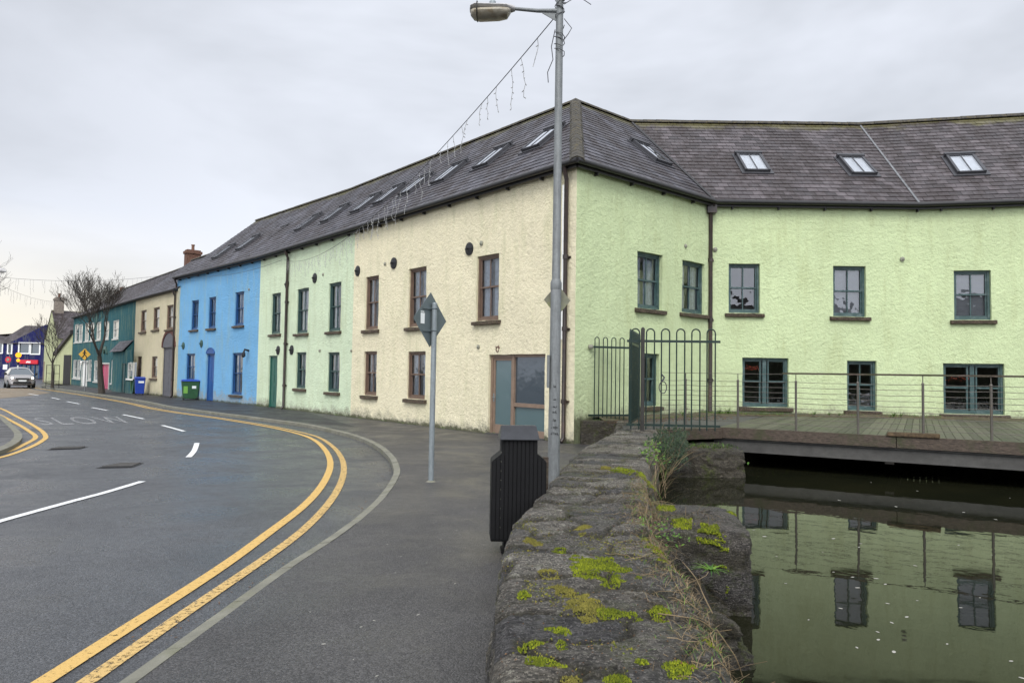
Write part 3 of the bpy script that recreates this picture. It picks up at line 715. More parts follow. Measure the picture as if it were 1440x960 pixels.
def roof_part(parent, i0, i1, name='roof', m='slate', rear=True):
    """roof over LINE[i0]..LINE[i1] front slopes + plain rear slopes"""
    mb = MB(); uo = 0
    for i in range(i0, i1):
        EL, ER = v3(off(i, .2), ZE - .2 * SL), v3(off(i + 1, .2), ZE - .2 * SL); RL, RR = v3(off(i, -WID), ZE + WID * SL), v3(off(i + 1, -WID), ZE + WID * SL)
        mb.cur = 1 if (m == 'lime' and i >= 4) else 0
        slope_mesh(mb, EL, ER, RR, RL, uo); uo += (ER - EL).length
        mb.cur = 0
        BL, BR = v3(off(i, -2 * WID - .2), ZE - .2 * SL), v3(off(i + 1, -2 * WID - .2), ZE - .2 * SL)
        if i == 3: BR = v3(off(3, -2 * WID), ZE); BL = BR
        mb.quad(RL, RR, BR, BL, [(0, 5.9), (5, 5.9), (5, 0), (0, 0)])
    r_ = mb.build(name, [M['slate'], M['slate_r'], M['dark']], parent, recalc=False)
    return r_
def eaves(parent, i0, i1):
    gm, fm = MB(), MB()
    pts = [v3(off(i, .25), 6.74) for i in range(i0, i1 + 1)]; gm.tube(pts, .068, 10)
    for i in range(i0, i1):
        F = Frame(LINE[i], LINE[i + 1]); F2 = Frame(off(i, .15), off(i + 1, .15)); F2.t = F.t; F2.n = F.n
        fm.fbox(Frame(off(i, .12), off(i + 1, .12)), 0, (off(i + 1, .12) - off(i, .12)).length, -.02, .045, 6.62, 6.80)
        fm.fbox(F, .02, F.L - .02, -.02, .12, 6.69, 6.72)
        s = .6
        while s < F.L:
            gm.fbox(F, s - .018, s + .018, .03, .15, 6.56, 6.66); s += 1.35
    gm.build('gutter', M['gutter'], parent, smooth=True); fm.build('fascia', M['gutter'], parent)
def skylight(parent, i, u, v, wd=.80, ht=1.25, openx=0):
    EL, ER = v3(off(i, .2), ZE - .2 * SL), v3(off(i + 1, .2), ZE - .2 * SL)
    t = (ER - EL).normalized(); n2 = NOR[i]; up = Vector((-n2.x, -n2.y, SL)).normalized(); nrm = t.cross(up).normalized()
    if nrm.z < 0: nrm = -nrm
    c = on_plane(u, v, EL + nrm * .06, nrm)
    mb = MB()
    def P(a, b, h): return c + t * a + up * b + nrm * h
    def bx(a0, a1, b0, b1, h0, h1, mm=mb): mm.hexa([P(a0, b0, h0), P(a1, b0, h0), P(a1, b1, h0), P(a0, b1, h0), P(a0, b0, h1), P(a1, b0, h1), P(a1, b1, h1), P(a0, b1, h1)])
    a, b, f = wd / 2, ht / 2, .07
    bx(-a - .1, a + .1, -b - .1, b + .1, -.07, -.02)
    bx(-a, -a + f, -b, b, -.05, .075); bx(a - f, a, -b, b, -.05, .075); bx(-a + f, a - f, b - f, b, -.05, .073); bx(-a + f, a - f, -b, -b + f, -.05, .055); bx(-.012, .012, -b + f, b - f, .02, .065)
    bx(-a - .04, a + .04, b - .02, b + .09, .0, .105)
    w_ = mb.build('skylight', M['skyframe'], parent)
    g_ = MB(); g_.quad(P(-a + f, -b + f, .052), P(a - f, -b + f, .052), P(a - f, b - f, .052), P(-a + f, b - f, .052)); g_.build('pane', M['skyglass'], w_, recalc=False)
    k_ = MB(); k_.quad(P(-a + f, -b + f, -.015), P(a - f, -b + f, -.015), P(a - f, b - f, -.015), P(-a + f, b - f, -.015)); k_.build('blind', M['skysheet'], w_, recalc=False)  # pale sheet added under the pane to imitate its bright sky reflection
M['skyframe'] = plain('grey_skylight_frame', (.045, .045, .05), .45, var=.2)
M['skysheet'] = plain('pale_sky_sheet', (.62, .63, .65), .8, var=.1)
def shell(mb, i0, i1, z0=-.05):   # rear walls and party walls
    for i in range(i0, i1):
        mb.quad(v3(off(i, -2 * WID), z0), v3(off(i + 1, -2 * WID), z0), v3(off(i + 1, -2 * WID), 6.9), v3(off(i, -2 * WID), 6.9))
def gable(mb, P, n, z0=-.05, ze=6.8, wd=WID, rise=None):
    r = ze + wd * SL if rise is None else ze + rise
    mb.poly([v3(P, z0), v3(P - n * 2 * wd, z0), v3(P - n * 2 * wd, ze), v3(P - n * wd, r), v3(P, ze)])

# --- blue house
def mk_house(label, group, i0, i1, wallm, wins, z0s, extra=None, side='L', D=.13):
    h = thing('terraced_house', label, 'house', (LINE[i0].x, LINE[i0].y, 0), group)
    mb = MB(); Fs = {}
    for i in range(i0, i1):
        F = Frame(LINE[i], LINE[i + 1]); Fs[i] = F
        ops = []
        for wd in wins.get(i, []):
            op = opening(F, wd['box'], wd.get('side', side), D)
            if wd.get('door'): op[2] = z0s.get(i, 0)
            wd['op'] = op; ops.append(tuple(op))
        wall_face(mb, F, z0s.get(i, 0) - (.05 if z0s.get(i, 0) == 0 else 0), 6.85, [tuple(o) for o in ops], D)
    shell(mb, i0, i1)
    gable(mb, LINE[i0], NOR[i0] if i0 != 3 else NOR[3]) if i0 in (0,) else None
    mb.build('wall', M[wallm], h, recalc=False, smooth=False)
    for i in Fs:
        for wd in wins.get(i, []):
            if not wd.get('door'): sash(h, Fs[i], wd['op'], M[wd['m']], wd.get('cur'), wd.get('bars', 1), wd.get('sill', 'sill'), D, wd.get('style', 'sash'))
    return h, Fs
TG = 'houses in the terrace along the street'
def bx(u0, v0, u1, v1, m, **k): return dict(box=(u0, v0, u1, v1), m=m, **k)
h_blue, FB = mk_house('sky blue roughcast house with blue windows between the mint and cream houses', TG, 0, 1, 'blue', {0: [
    bx(334, 410, 343, 457, 'blue_frame', cur='net'), bx(296.6, 417.5, 303.2, 461, 'blue_frame', cur='net'), bx(272.4, 422, 278.8, 463, 'blue_frame', cur='net'),
    bx(329.6, 496, 341, 555, 'blue_frame', cur='net'), bx(265, 497, 274, 535, 'blue_frame', cur='net'), bx(293.4, 497, 300.6, 558, 'blue_frame', door=1)]}, {})
roof_part(h_blue, 0, 1); eaves(h_blue, 0, 1)
def panel_door(parent, F, op, m, D=.13, arch=False, handle=True, name='door', cols=2):
    s0, s1, z0, z1 = op; mb = MB(); f = .07
    mb.fbox(F, s0, s0 + f, -D - .03, -D + .06, z0, z1); mb.fbox(F, s1 - f, s1, -D - .03, -D + .06, z0, z1); mb.fbox(F, s0 + f, s1 - f, -D - .03, -D + .055, z1 - f, z1)
    mb.fbox(F, s0 + f, s1 - f, -D - .04, -D + .02, z0 + .02, z1 - f)
    wd = (s1 - s0 - 2 * f); 
    for c in range(cols):
        for lo, hi in ((.12, .42), (.48, .92)):
            a = s0 + f + wd * (c + .14) / cols; b = s0 + f + wd * (c + .86) / cols; hh = z1 - z0
            mb.fbox(F, a, b, -D + .02, -D + .033, z0 + hh * lo, z0 + hh * hi)
    d_ = mb.build(name, M[m], parent, bevel=.006)
    if handle:
        k = MB(); k.tube([F.p(s1 - f - .08, -D + .02, z0 + 1.0), F.p(s1 - f - .08, -D + .08, z0 + 1.0), F.p(s1 - f - .19, -D + .08, z0 + 1.0)], .011, 6); k.build('handle', M['steel'], d_)
    return d_
F = FB[0]; Hs = h_blue
op = None
for wd in [w_ for w_ in [] ]: pass
def door_op(F, box, side='L', D=.13):
    o_ = opening(F, box, side, D); o_[2] = 0; return o_
op = door_op(F, (293.4, 497, 300.6, 558)); panel_door(h_blue, F, op, 'bluedoor')
# arched head over the blue door: a proud moulding
a_ = MB(); cx, rr = (op[0] + op[1]) / 2, (op[1] - op[0]) / 2 + .02; pts = [F.p(cx + rr * math.cos(k * math.pi / 10), .0, op[3] + rr * .55 * math.sin(k * math.pi / 10)) for k in range(11)]
a_.poly([F.p(cx + rr * math.cos(k * math.pi / 10), .03, op[3] - .01 + rr * .55 * math.sin(k * math.pi / 10)) for k in range(11)]); a_.tube([p_ + Vector((F.n.x, F.n.y, 0)) * .02 for p_ in pts], .03, 6); a_.build('fanlight', M['bluedoor'], h_blue)
plate(h_blue, F, 258, 486, .2, 'plate_g'); plate(h_blue, F, 283.5, 483, .2, 'plate_g'); vent(h_blue, F, 350.5, 407)
lm = MB(); s_, z_ = F.sz(350, 493); lm.tube([F.p(s_, 0, z_), F.p(s_, .2, z_ + .05), F.p(s_, .25, z_ - .12)], .05, 8); lm.lathe(F.p(s_, .25, z_ - .32), [(.04, 0), (.09, .06), (.09, .2), (.03, .26)], 8); lm.build('wall_lamp', M['plate'], h_blue)
pipe(h_blue, F, .12, 0, 6.7)

# --- mint house
h_mint, FM = mk_house('pale mint roughcast house with a narrow green door, between blue and cream', TG, 1, 2, 'mint', {1: [
    bx(466.5, 397, 479.5, 465, 'green_frame', cur='net'), bx(421.5, 405, 433.5, 468, 'green_frame', cur='net'), bx(385.5, 412, 394.5, 469, 'green_frame', cur='net'),
    bx(465, 495, 477, 551, 'green_frame', cur='net'), bx(420.5, 495, 430, 546, 'green_frame', cur='net'), bx(381, 500, 389.5, 570, 'green_frame', door=1)]}, {})
roof_part(h_mint, 1, 2); eaves(h_mint, 1, 2)
F = FM[1]; panel_door(h_mint, F, door_op(F, (381, 500, 389.5, 570)), 'greendoor')
for u, v in ((404, 400), (443, 391), (391.5, 492.5), (410.5, 492)): plate(h_mint, F, u, v, .2)
vent(h_mint, F, 455, 386); vent(h_mint, F, 450, 493)
pipe(h_mint, F, F.sz(405, 450)[0], 0, 6.7, .055)

# --- cream corner house
h_cream, FC = mk_house('cream roughcast corner house with brown windows and a glazed doorway', TG, 2, 3, 'cream', {2: [
    bx(675.5, 358, 701.5, 450, 'brown_frame', cur='net'), bx(579.5, 376, 599, 459, 'brown_frame', cur='net'), bx(518.5, 388, 532.5, 463, 'brown_frame', cur='net'),
    bx(577.5, 494, 598, 561, 'brown_frame', cur='net'), bx(516.5, 494, 529.5, 556, 'brown_frame', cur='net'), bx(692, 498, 766, 612, 'brown_frame', door=1)]}, {})
roof_part(h_cream, 2, 3); eaves(h_cream, 2, 3)
F = FC[2]; op = door_op(F, (692, 498, 766, 612)); s0, s1, z0, z1 = op; D = .13
sm = F.sz(723.5, 550, -D)[0]
d_ = MB(); f = .085
d_.fbox(F, s0, s0 + f, -D - .03, -D + .06, 0, z1); d_.fbox(F, sm - f / 2, sm + f / 2, -D - .03, -D + .06, 0, z1); d_.fbox(F, s0 + f, sm - f / 2, -D - .03, -D + .055, z1 - f, z1)
d_.fbox(F, s0 + f, s0 + f + .07, -D - .03, -D + .03, .03, z1 - f); d_.fbox(F, sm - f / 2 - .07, sm - f / 2, -D - .03, -D + .03, .03, z1 - f)
d_.fbox(F, s0 + f + .07, sm - f / 2 - .07, -D - .03, -D + .028, .03, .27); d_.fbox(F, s0 + f + .07, sm - f / 2 - .07, -D - .03, -D + .028, z1 - f - .07, z1 - f)
dr = d_.build('door', M['brown_door'], h_cream, bevel=.004)
q = MB(); q.quad(F.p(s0 + f + .07, -D, .27), F.p(sm - f / 2 - .07, -D, .27), F.p(sm - f / 2 - .07, -D, z1 - f - .07), F.p(s0 + f + .07, -D, z1 - f - .07)); q.build('pane', M['doorglass'], dr, recalc=False)
q = MB(); q.tube([F.p(s0 + f + .035, -D + .03, 1.0), F.p(s0 + f + .035, -D + .08, 1.0), F.p(s0 + f + .15, -D + .08, 1.0)], .011, 6); q.fbox(F, s0 + f + .015, s0 + f + .055, -D + .03, -D + .038, .88, 1.1); q.build('handle', M['galv_lt'], dr)
d_ = MB(); zr = .78
d_.fbox(F, s1 - .05, s1, -D - .03, -D + .06, 0, z1); d_.fbox(F, sm + f / 2, s1 - .05, -D - .03, -D + .055, z1 - .07, z1); d_.fbox(F, sm + f / 2, s1 - .05, -D - .03, -D + .055, zr, zr + .1); d_.fbox(F, sm + f / 2, s1 - .05, -D - .03, -D + .055, 0, .2)
sw = d_.build('side_window', M['brown_door'], h_cream, bevel=.004)
for a, b in ((zr + .1, z1 - .07), (.2, zr)):
    q = MB(); q.quad(F.p(sm + f / 2, -D, a), F.p(s1 - .05, -D, a), F.p(s1 - .05, -D, b), F.p(sm + f / 2, -D, b)); q.build('pane', M['darkglass'] if a > .5 else M['doorglass'], sw, recalc=False)
stp = MB(); stp.fbox(F, s0 - .02, s1 + .02, -D, .05, 0, .03); stp.build('doorstep', M['concrete'], h_cream)
for u, v in ((660.5, 350), (554, 370), (503.5, 381)): plate(h_cream, F, u, v, .19)
vent(h_cream, F, 677.5, 342, .07); vent(h_cream, F, 542, 371, .06); vent(h_cream, F, 673, 487.5, .06); vent(h_cream, F, 494.5, 493, .05)
s_, z_ = F.sz(700, 491); q = MB()
q.tube([F.p(s_ + .06 * math.cos(k), .012, z_ + .065 * math.sin(k)) for k in [x * .5 for x in range(13)]], .014, 5)
q.tube([F.p(s_ - .08, .012, z_ + .08), F.p(s_ - .04, .012, z_ + .02), F.p(s_ - .02, .012, z_ + .08)], .012, 5); q.tube([F.p(s_ + .03, .012, z_ + .1), F.p(s_ + .09, .012, z_ + .03)], .012, 5); q.build('door_plaque', M['tanbrick'], h_cream)
pipe(h_cream, F, F.sz(798.5, 400)[0], 0, 6.72, .055)
wp = MB(); sx = F.sz(794.5, 300)[0]; wp.fbox(F, sx - .03, sx + .03, .02, .07, 2.5, 6.3); wp.build('cable_trunking', M['white'], h_cream)

# --- lime building round the corner
h_lime, FL = mk_house('long lime green building with dark green windows standing over the canal', TG, 3, 6, 'lime', {
    3: [bx(896.5, 355, 924, 434, 'teal_frame', cur='net', side='R'), bx(959.5, 367.5, 984, 440, 'teal_frame', cur='net', side='R'), bx(903, 497, 919.5, 571, 'teal_frame', side='R')],
    4: [bx(1024.5, 370.5, 1066, 440, 'teal_frame', side='R'), bx(1171.5, 374, 1214, 445, 'teal_frame', side='R', cur='blind'),
        bx(1044, 503, 1106, 572, 'teal_frame', side='R', style='double', bars=0), bx(1191.5, 507, 1229, 577, 'teal_frame', side='R')],
    5: [bx(1341.5, 380, 1390.5, 449.5, 'teal_frame', side='R', cur='blind'), bx(1326.5, 511, 1409, 582, 'teal_frame', side='R', style='double', bars=0),
        bx(1500, 384, 1551, 455, 'teal_frame', side='R', cur='blind'), bx(1500, 514, 1540, 586, 'teal_frame', side='R')]}, {3: -.05, 4: -1.0, 5: -1.0}, side='R', D=.17)
roof_part(h_lime, 3, 6, m='lime'); eaves(h_lime, 3, 6)
mb = MB(); n6 = NOR[5]; gable(mb, END, n6, -1, 6.8); mb.build('gable_wall', M['lime'], h_lime)
for i, u, v, r_ in ((3, 963.5, 346, .06), (4, 1005.5, 351, .07), (4, 1268.5, 364.5, .07)): vent(h_lime, FL[i], u, v, r_)
F = FL[4]; pp = pipe(h_lime, F, .0 + F.sz(998, 400)[0], .55, 6.72, .06)
q = MB(); s_ = F.sz(998, 400)[0]; q.fbox(F, s_ - .13, s_ + .14, .02, .25, 6.42, 6.66); q.build('hopper', M['pipe'], h_lime)
# roof trim, each on the house it belongs to
mb = MB(); RZ = ZE + WID * SL
R_ = [v3(off(i, -WID), RZ + .02) for i in range(7)]
caps(mb, R_[0], R_[1]); mb.build('ridge_tiles', M['ridge'], h_blue)
mb = MB(); caps(mb, R_[1], R_[2]); mb.build('ridge_tiles', M['ridge'], h_mint)
mb = MB(); caps(mb, R_[2], R_[3]); caps(mb, v3(off(3, .22), ZE - .2 * SL + .05), R_[3] + Vector((0, 0, .01)), .15, seg=.3); mb.build('ridge_tiles', M['ridge'], h_cream)
mb = MB(); caps(mb, R_[3], R_[4]); caps(mb, R_[4], R_[5]); caps(mb, R_[5], R_[6]); mb.build('ridge_tiles', M['ridge'], h_lime)
for i, m_, wv in ((4, 'gutter', .06), (5, 'lead', .04)):
    mb = MB(); mb.tube([v3(off(i, .2), ZE - .2 * SL + .02), v3(off(i, -WID), RZ + .01)], wv, 5); mb.build('valley_flashing', M[m_], h_lime)
for i, lst, hs in ((2, [(763, 194.5), (691.5, 220.5), (631, 243), (584, 260), (546.5, 273.5), (514, 286)], h_cream), (1, [(470.5, 300.5), (432.5, 313), (388, 328.5)], h_mint), (0, [(348, 341.5), (314, 354)], h_blue), (3, [(916.5, 215.5)], h_lime), (4, [(1058.5, 229), (1205.5, 233)], h_lime), (5, [(1357.5, 231)], h_lime)):
    for u, v in lst: skylight(hs, i, u, v)
# brick chimney on the blue house gable
def chimney(parent, x, y, z0, z1, a, w1, w2, pots=2, m='chim', cap=True):
    mb = MB(); c, s = math.cos(a), math.sin(a)
    def P(i, j, z): return (x + i * c - j * s, y + i * s + j * c, z)
    def b_(i0, i1, j0, j1, za, zb): mb.hexa([P(i0, j0, za), P(i1, j0, za), P(i1, j1, za), P(i0, j1, za), P(i0, j0, zb), P(i1, j0, zb), P(i1, j1, zb), P(i0, j1, zb)])
    b_(-w1, w1, -w2, w2, z0, z1 - .3)
    b_(-w1 - .07, w1 + .07, -w2 - .07, w2 + .07, z1 - .3, z1 - .1); b_(-w1 + .02, w1 - .02, -w2 + .02, w2 - .02, z1 - .1, z1)
    ch = mb.build('chimney', M[m], parent, bevel=.01)
    for k in range(pots):
        q = MB(); px = (k - (pots - 1) / 2) * w1 * 1.0; q.lathe(P(px, 0, z1), [(.13, 0), (.11, .05), (.10, .32), (.13, .35), (.13, .42)], 10); q.build('chimney_pot', M['pot'], ch)
    return ch

# --- houses further down the street
def small_house(label, A, B, H, wallm, wd, rise, ops, roofm='slate', D=.12, name='terraced_house', gl=True, gr=True, group=TG, z0=0, over=.15):
    F = Frame(A, B); h = thing(name, label, 'house', (A.x, A.y, 0), group)
    mb = MB(); wall_face(mb, F, z0 - .05, H, [tuple(o) for o in ops], D, .5)
    mb.quad(F.p(0, -2 * wd, z0), F.p(F.L, -2 * wd, z0), F.p(F.L, -2 * wd, H), F.p(0, -2 * wd, H))
    for s_ in (0, F.L): mb.poly([F.p(s_, 0, z0), F.p(s_, -2 * wd, z0), F.p(s_, -2 * wd, H), F.p(s_, -wd, H + rise), F.p(s_, 0, H)])
    mb.build('wall', M[wallm], h, recalc=False)
    k = rise / wd; rb = MB(); e = .02
    slope_mesh(rb, F.p(-e, over, H + .06 - over * k), F.p(F.L + e, over, H + .06 - over * k), F.p(F.L + e, -wd, H + .06 + rise), F.p(-e, -wd, H + .06 + rise))
    slope_mesh(rb, F.p(F.L + e, -2 * wd - over, H + .06 - over * k), F.p(-e, -2 * wd - over, H + .06 - over * k), F.p(-e, -wd, H + .06 + rise), F.p(F.L + e, -wd, H + .06 + rise))
    rb.build('roof', [M[roofm], M[roofm], M['dark']], h, recalc=False)
    rb = MB(); caps(rb, F.p(0, -wd, H + .08 + rise), F.p(F.L, -wd, H + .08 + rise)); rb.build('ridge_tiles', M['ridge'], h)
    rb = MB(); rb.tube([F.p(0, over + .05, H - .04), F.p(F.L, over + .05, H - .04)], .06, 8); rb.fbox(F, 0, F.L, 0, over, H - .12, H + .0); rb.build('gutter', M['gutter'], h)
    return h, F
Q250, Q190, Q104 = at_h(250.5, 406, 6.1), at_h(191.5, 421, 6.1), at_h(104, 446.5, 6.1)
FQ = Frame(Q190, Q250)
cb = [(200.6, 436, 205.8, 466), (218.3, 432, 224, 463), (237.3, 428.5, 243.3, 462.5), (215.8, 501, 221, 531.5), (195.6, 501, 198.8, 536)]
cops = [opening(FQ, b, 'L', .12) for b in cb]; gop = opening(FQ, (231, 488, 244.7, 556), 'L', .12); gop[2] = 0
h_c2, FQ = small_house('small pale cream house with an arched grey gateway, next to the blue house', Q190, Q250, 6.1, 'cream2', 3.4, 2.9, cops + [gop])
for o_ in cops: sash(h_c2, FQ, o_, M['brown_frame'], 'net', 0, 'sill', .12)
panel_door(h_c2, FQ, gop, 'greydoor', .12, name='gate', handle=False)
a_ = MB(); cx, rr = (gop[0] + gop[1]) / 2, (gop[1] - gop[0]) / 2; ring = []
a_.poly([FQ.p(cx + rr * math.cos(k * math.pi / 12), .012, gop[3] + rr * .72 * math.sin(k * math.pi / 12)) for k in range(13)]); a_.build('arch_infill', M['greydoor'], h_c2)
a_ = MB(); i1 = [(cx + rr * math.cos(k * math.pi / 12), gop[3] + rr * .72 * math.sin(k * math.pi / 12)) for k in range(13)]; i2 = [(cx + rr * 1.16 * math.cos(k * math.pi / 12), gop[3] + rr * .88 * math.sin(k * math.pi / 12)) for k in range(13)]
for k in range(12): a_.hexa([FQ.p(i1[k][0], .05, i1[k][1]), FQ.p(i1[k + 1][0], .05, i1[k + 1][1]), FQ.p(i1[k + 1][0], -.02, i1[k + 1][1]), FQ.p(i1[k][0], -.02, i1[k][1]), FQ.p(i2[k][0], .05, i2[k][1]), FQ.p(i2[k + 1][0], .05, i2[k + 1][1]), FQ.p(i2[k + 1][0], -.02, i2[k + 1][1]), FQ.p(i2[k][0], -.02, i2[k][1])])
a_.build('brick_arch', M['tanbrick'], h_c2)
pipe(h_c2, FQ, FQ.L - .2, 0, 6.0)
cs, _ = FQ.sz(271, 360, -4.6); c_ = FQ.p(cs, -4.6, 0); chimney(h_c2, c_.x, c_.y, 6.5, at_y(271, 352, c_.y).z, math.atan2(FQ.t.y, FQ.t.x), .33, .5, 1)
# teal house
def zm(u, v): return (u / 4.3625, 380 + v / 4.3625)
def zb(u0, v0, u1, v1): a = zm(u0, v0); b = zm(u1, v1); return (a[0], a[1], b[0], b[1])
FT = Frame(Q104, Q190)
tu = [(465, 330, 481, 441), (490, 330, 506, 439), (528, 322, 545, 434), (562, 320, 577, 430), (600, 316, 618, 425), (648, 312, 668, 420), (702, 305, 728, 418)]
tl = [(455, 548, 472, 662), (480, 548, 496, 665), (547, 548, 561, 674), (583, 552, 599, 682), (690, 548, 716, 694)]
tops = [opening(FT, zb(*b), 'L', .1) for b in tu + tl]
td1 = opening(FT, zb(512, 560, 535, 715), 'L', .1); td1[2] = 0
td2 = opening(FT, zb(633, 575, 668, 742), 'L', .1); td2[2] = 0
for o_ in tops:
    o_[0] += .03
h_teal, FT = small_house('dark teal house with white sash windows and a pink door behind the tree', Q104, Q190, 6.1, 'teal', 4.0, 2.9, tops + [td1, td2], 'slate_r')
for o_ in tops: sash(h_teal, FT, o_, M['sash'], 'net', 0, None, .1)
for o_ in tops:
    pass
panel_door(h_teal, FT, td1, 'white', .1); panel_door(h_teal, FT, td2, 'pinkdoor', .1)
sr = MB()
for o_ in tops:
    s0, s1, z0, z1 = o_; sr = MB(); sr.fbox(FT, s0 - .1, s1 + .1, -.05, .05, z0 - .1, z0 - .003); sr.build('sill', M['sash'], h_teal)
for dop in (td1, td2):
    s0, s1, z0, z1 = dop; sr = MB(); sr.fbox(FT, s0 - .1, s0 - .002, -.02, .04, 0, z1 + .1); sr.fbox(FT, s1 + .002, s1 + .1, -.02, .04, 0, z1 + .1); sr.fbox(FT, s0 - .002, s1 + .002, -.02, .04, z1 + .002, z1 + .1); sr.build('door_surround', M['sash'], h_teal)
s_, z_ = FT.sz(*zm(651, 495)); q = MB(); q.tube([FT.p(s_ + .55 * math.cos(k * .35 + .3), .05, z_ - .35 + .5 * math.sin(k * .35 + .3)) for k in range(8)], .07, 6); q.lathe(FT.p(s_, .06, z_ - .05), [(.12, 0), (.2, .15), (.08, .4)], 8); q.build('crest', M['plate_g'], h_teal)
cs, _ = FT.sz(171, 412, -4.0); c_ = FT.p(cs, -4.0, 0); chimney(h_teal, c_.x, c_.y, 8.0, at_y(171, 410, c_.y).z, math.atan2(FT.t.y, FT.t.x), .7, .35, 2, 'chim')
for o_, u in ((td1, 508), (td1, 540)):
    s_, z_ = FT.sz(*zm(u, 566)); q = MB(); q.lathe(FT.p(s_, .12, z_), [(.04, -.14), (.09, 0), (.04, .14)], 8); q.build('wall_lamp', M['white'], h_teal)
# teal lean-to shop against the cream house
px0, px1 = FT.sz(*zm(738, 600))[0], FT.L - .05
FP = Frame(FT.p(px0, .5, 0).to_2d(), FT.p(px1, .5, 0).to_2d())
h_ln, _ = None, None
ln = thing('lean_to', 'low teal lean-to with a dark sloping roof beside the blue wheelie bin', 'lean-to', tuple(FT.p(px0, .5, 0)))
lops = [opening(FP, zb(755, 570, 772, 745), 'L', .1), opening(FP, zb(791, 566, 812, 664), 'L', .1)]; lops[0][2] = 0
mb = MB(); wall_face(mb, FP, -.05, 2.75, [tuple(o) for o in lops], .1, .6); mb.quad(FP.p(0, 0, 0), FP.p(0, -.5, 0), FP.p(0, -.5, 3.4), FP.p(0, 0, 2.75)); mb.quad(FP.p(FP.L, 0, 0), FP.p(FP.L, -.5, 0), FP.p(FP.L, -.5, 3.4), FP.p(FP.L, 0, 2.75)); mb.build('wall', M['teal'], ln, recalc=False)
mb = MB(); slope_mesh(mb, FP.p(-.15, .2, 2.68), FP.p(FP.L + .02, .2, 2.68), FP.p(FP.L + .02, -.45, 3.45), FP.p(-.15, -.45, 3.45)); mb.build('roof', [M['slate'], M['slate'], M['dark']], ln, recalc=False)
panel_door(ln, FP, lops[0], 'teal_frame', .1); sash(ln, FP, lops[1], M['sash'], 'net', 0, None, .1)
q = MB(); q.fbox(FP, lops[1][0] - .1, lops[1][1] + .1, -.02, .06, lops[1][2] - .1, lops[1][2] - .003); q.build('sill', M['white'], ln)

# pale lemon gable house behind the small tree: its gable faces the street
G0, G1 = at_y(60, 538, 74.0).to_2d(), at_y(78.2, 540, 66.5).to_2d()
FG = Frame(G0, G1); wdg = FG.L / 2; HG = 6.4
gh = thing('gable_house', 'pale lemon house with a steep slate roof and tall chimney, gable to the street', 'house', (G0.x, G0.y, 0))
ridge_z = 1.65 + 5.05; zr_ = at_y(75, 437, (74 + 66.5) / 2).z; ze0 = at_y(61, 484, 74).z; ze1 = at_y(78, 469, 66.5).z; ze = (ze0 + ze1) / 2
Lg = 13.0
mb = MB(); 
wall_face(mb, FG, -.05, ze, [], .1, 1)
mb.poly([FG.p(0, .0, ze), FG.p(FG.L, .0, ze), FG.p(wdg, .0, zr_)])
mb.quad(FG.p(FG.L, 0, 0), FG.p(FG.L, -Lg, 0), FG.p(FG.L, -Lg, ze), FG.p(FG.L, 0, ze)); mb.quad(FG.p(0, 0, 0), FG.p(0, -Lg, 0), FG.p(0, -Lg, ze), FG.p(0, 0, ze)); mb.poly([FG.p(0, -Lg, 0), FG.p(FG.L, -Lg, 0), FG.p(FG.L, -Lg, ze), FG.p(wdg, -Lg, zr_), FG.p(0, -Lg, ze)])
mb.build('wall', M['lemon'], gh, recalc=False)
mb = MB(); k = (zr_ - ze) / wdg
slope_mesh(mb, FG.p(FG.L + .2, .05, ze + .08 - .2 * k), FG.p(FG.L + .2, -Lg, ze + .08 - .2 * k), FG.p(wdg, -Lg, zr_ + .08), FG.p(wdg, .05, zr_ + .08))
slope_mesh(mb, FG.p(-.2, -Lg, ze + .08 - .2 * k), FG.p(-.2, .05, ze + .08 - .2 * k), FG.p(wdg, .05, zr_ + .08), FG.p(wdg, -Lg, zr_ + .08)); mb.build('roof', [M['slate_r'], M['slate_r'], M['dark']], gh, recalc=False)
c_ = FG.p(wdg, -.55, 0); M['chimw'] = plain('grey_chimney_render', (.20, .17, .14), .9, var=.4); chimney(gh, c_.x, c_.y, zr_ - .8, zr_ + 1.35, math.atan2(FG.t.y, FG.t.x), .55, .38, 1, 'chimw')
q = MB(); q.fbox(FG, .3, .9, -.05, .05, 0.0, 2.1); q.build('door', M['brown_door'], gh)
# yard wall and shed between lemon and teal house
S0, S1 = G1, Q104; FS = Frame(S0, S1)
sh = thing('shed', 'low lemon outhouse with a sloping slate roof between the lemon and teal houses', 'shed', (S0.x, S0.y, 0))
zl0 = 3.0
mb = MB(); mb.poly([FS.p(0.05, 0, 0), FS.p(FS.L - .05, 0, 0), FS.p(FS.L - .05, 0, 4.6), FS.p(.05, 0, 2.75)]); mb.poly([FS.p(.05, -3, 0), FS.p(FS.L - .05, -3, 0), FS.p(FS.L - .05, -3, 4.6), FS.p(.05, -3, 2.75)]); mb.quad(FS.p(.05, 0, 0), FS.p(.05, -3, 0), FS.p(.05, -3, 2.75), FS.p(.05, 0, 2.75)); mb.build('wall', M['lemon'], sh)
mb = MB(); mb.hexa([FS.p(-.2, .25, 2.6), FS.p(FS.L - .05, .25, 4.6), FS.p(FS.L - .05, -3, 4.6), FS.p(-.2, -3, 2.6), FS.p(-.2, .25, 2.95), FS.p(FS.L - .05, .25, 4.95), FS.p(FS.L - .05, -3, 4.95), FS.p(-.2, -3, 2.95)]); mb.build('roof', M['slate_r'], sh)
q = MB(); 
for k in range(7): q.fbox(FS, FS.L * (.5 + k * .065), FS.L * (.5 + k * .065 + .06), -.03, .05, 0.02, 2.7)
q.build('gate', M['gutter'], sh)
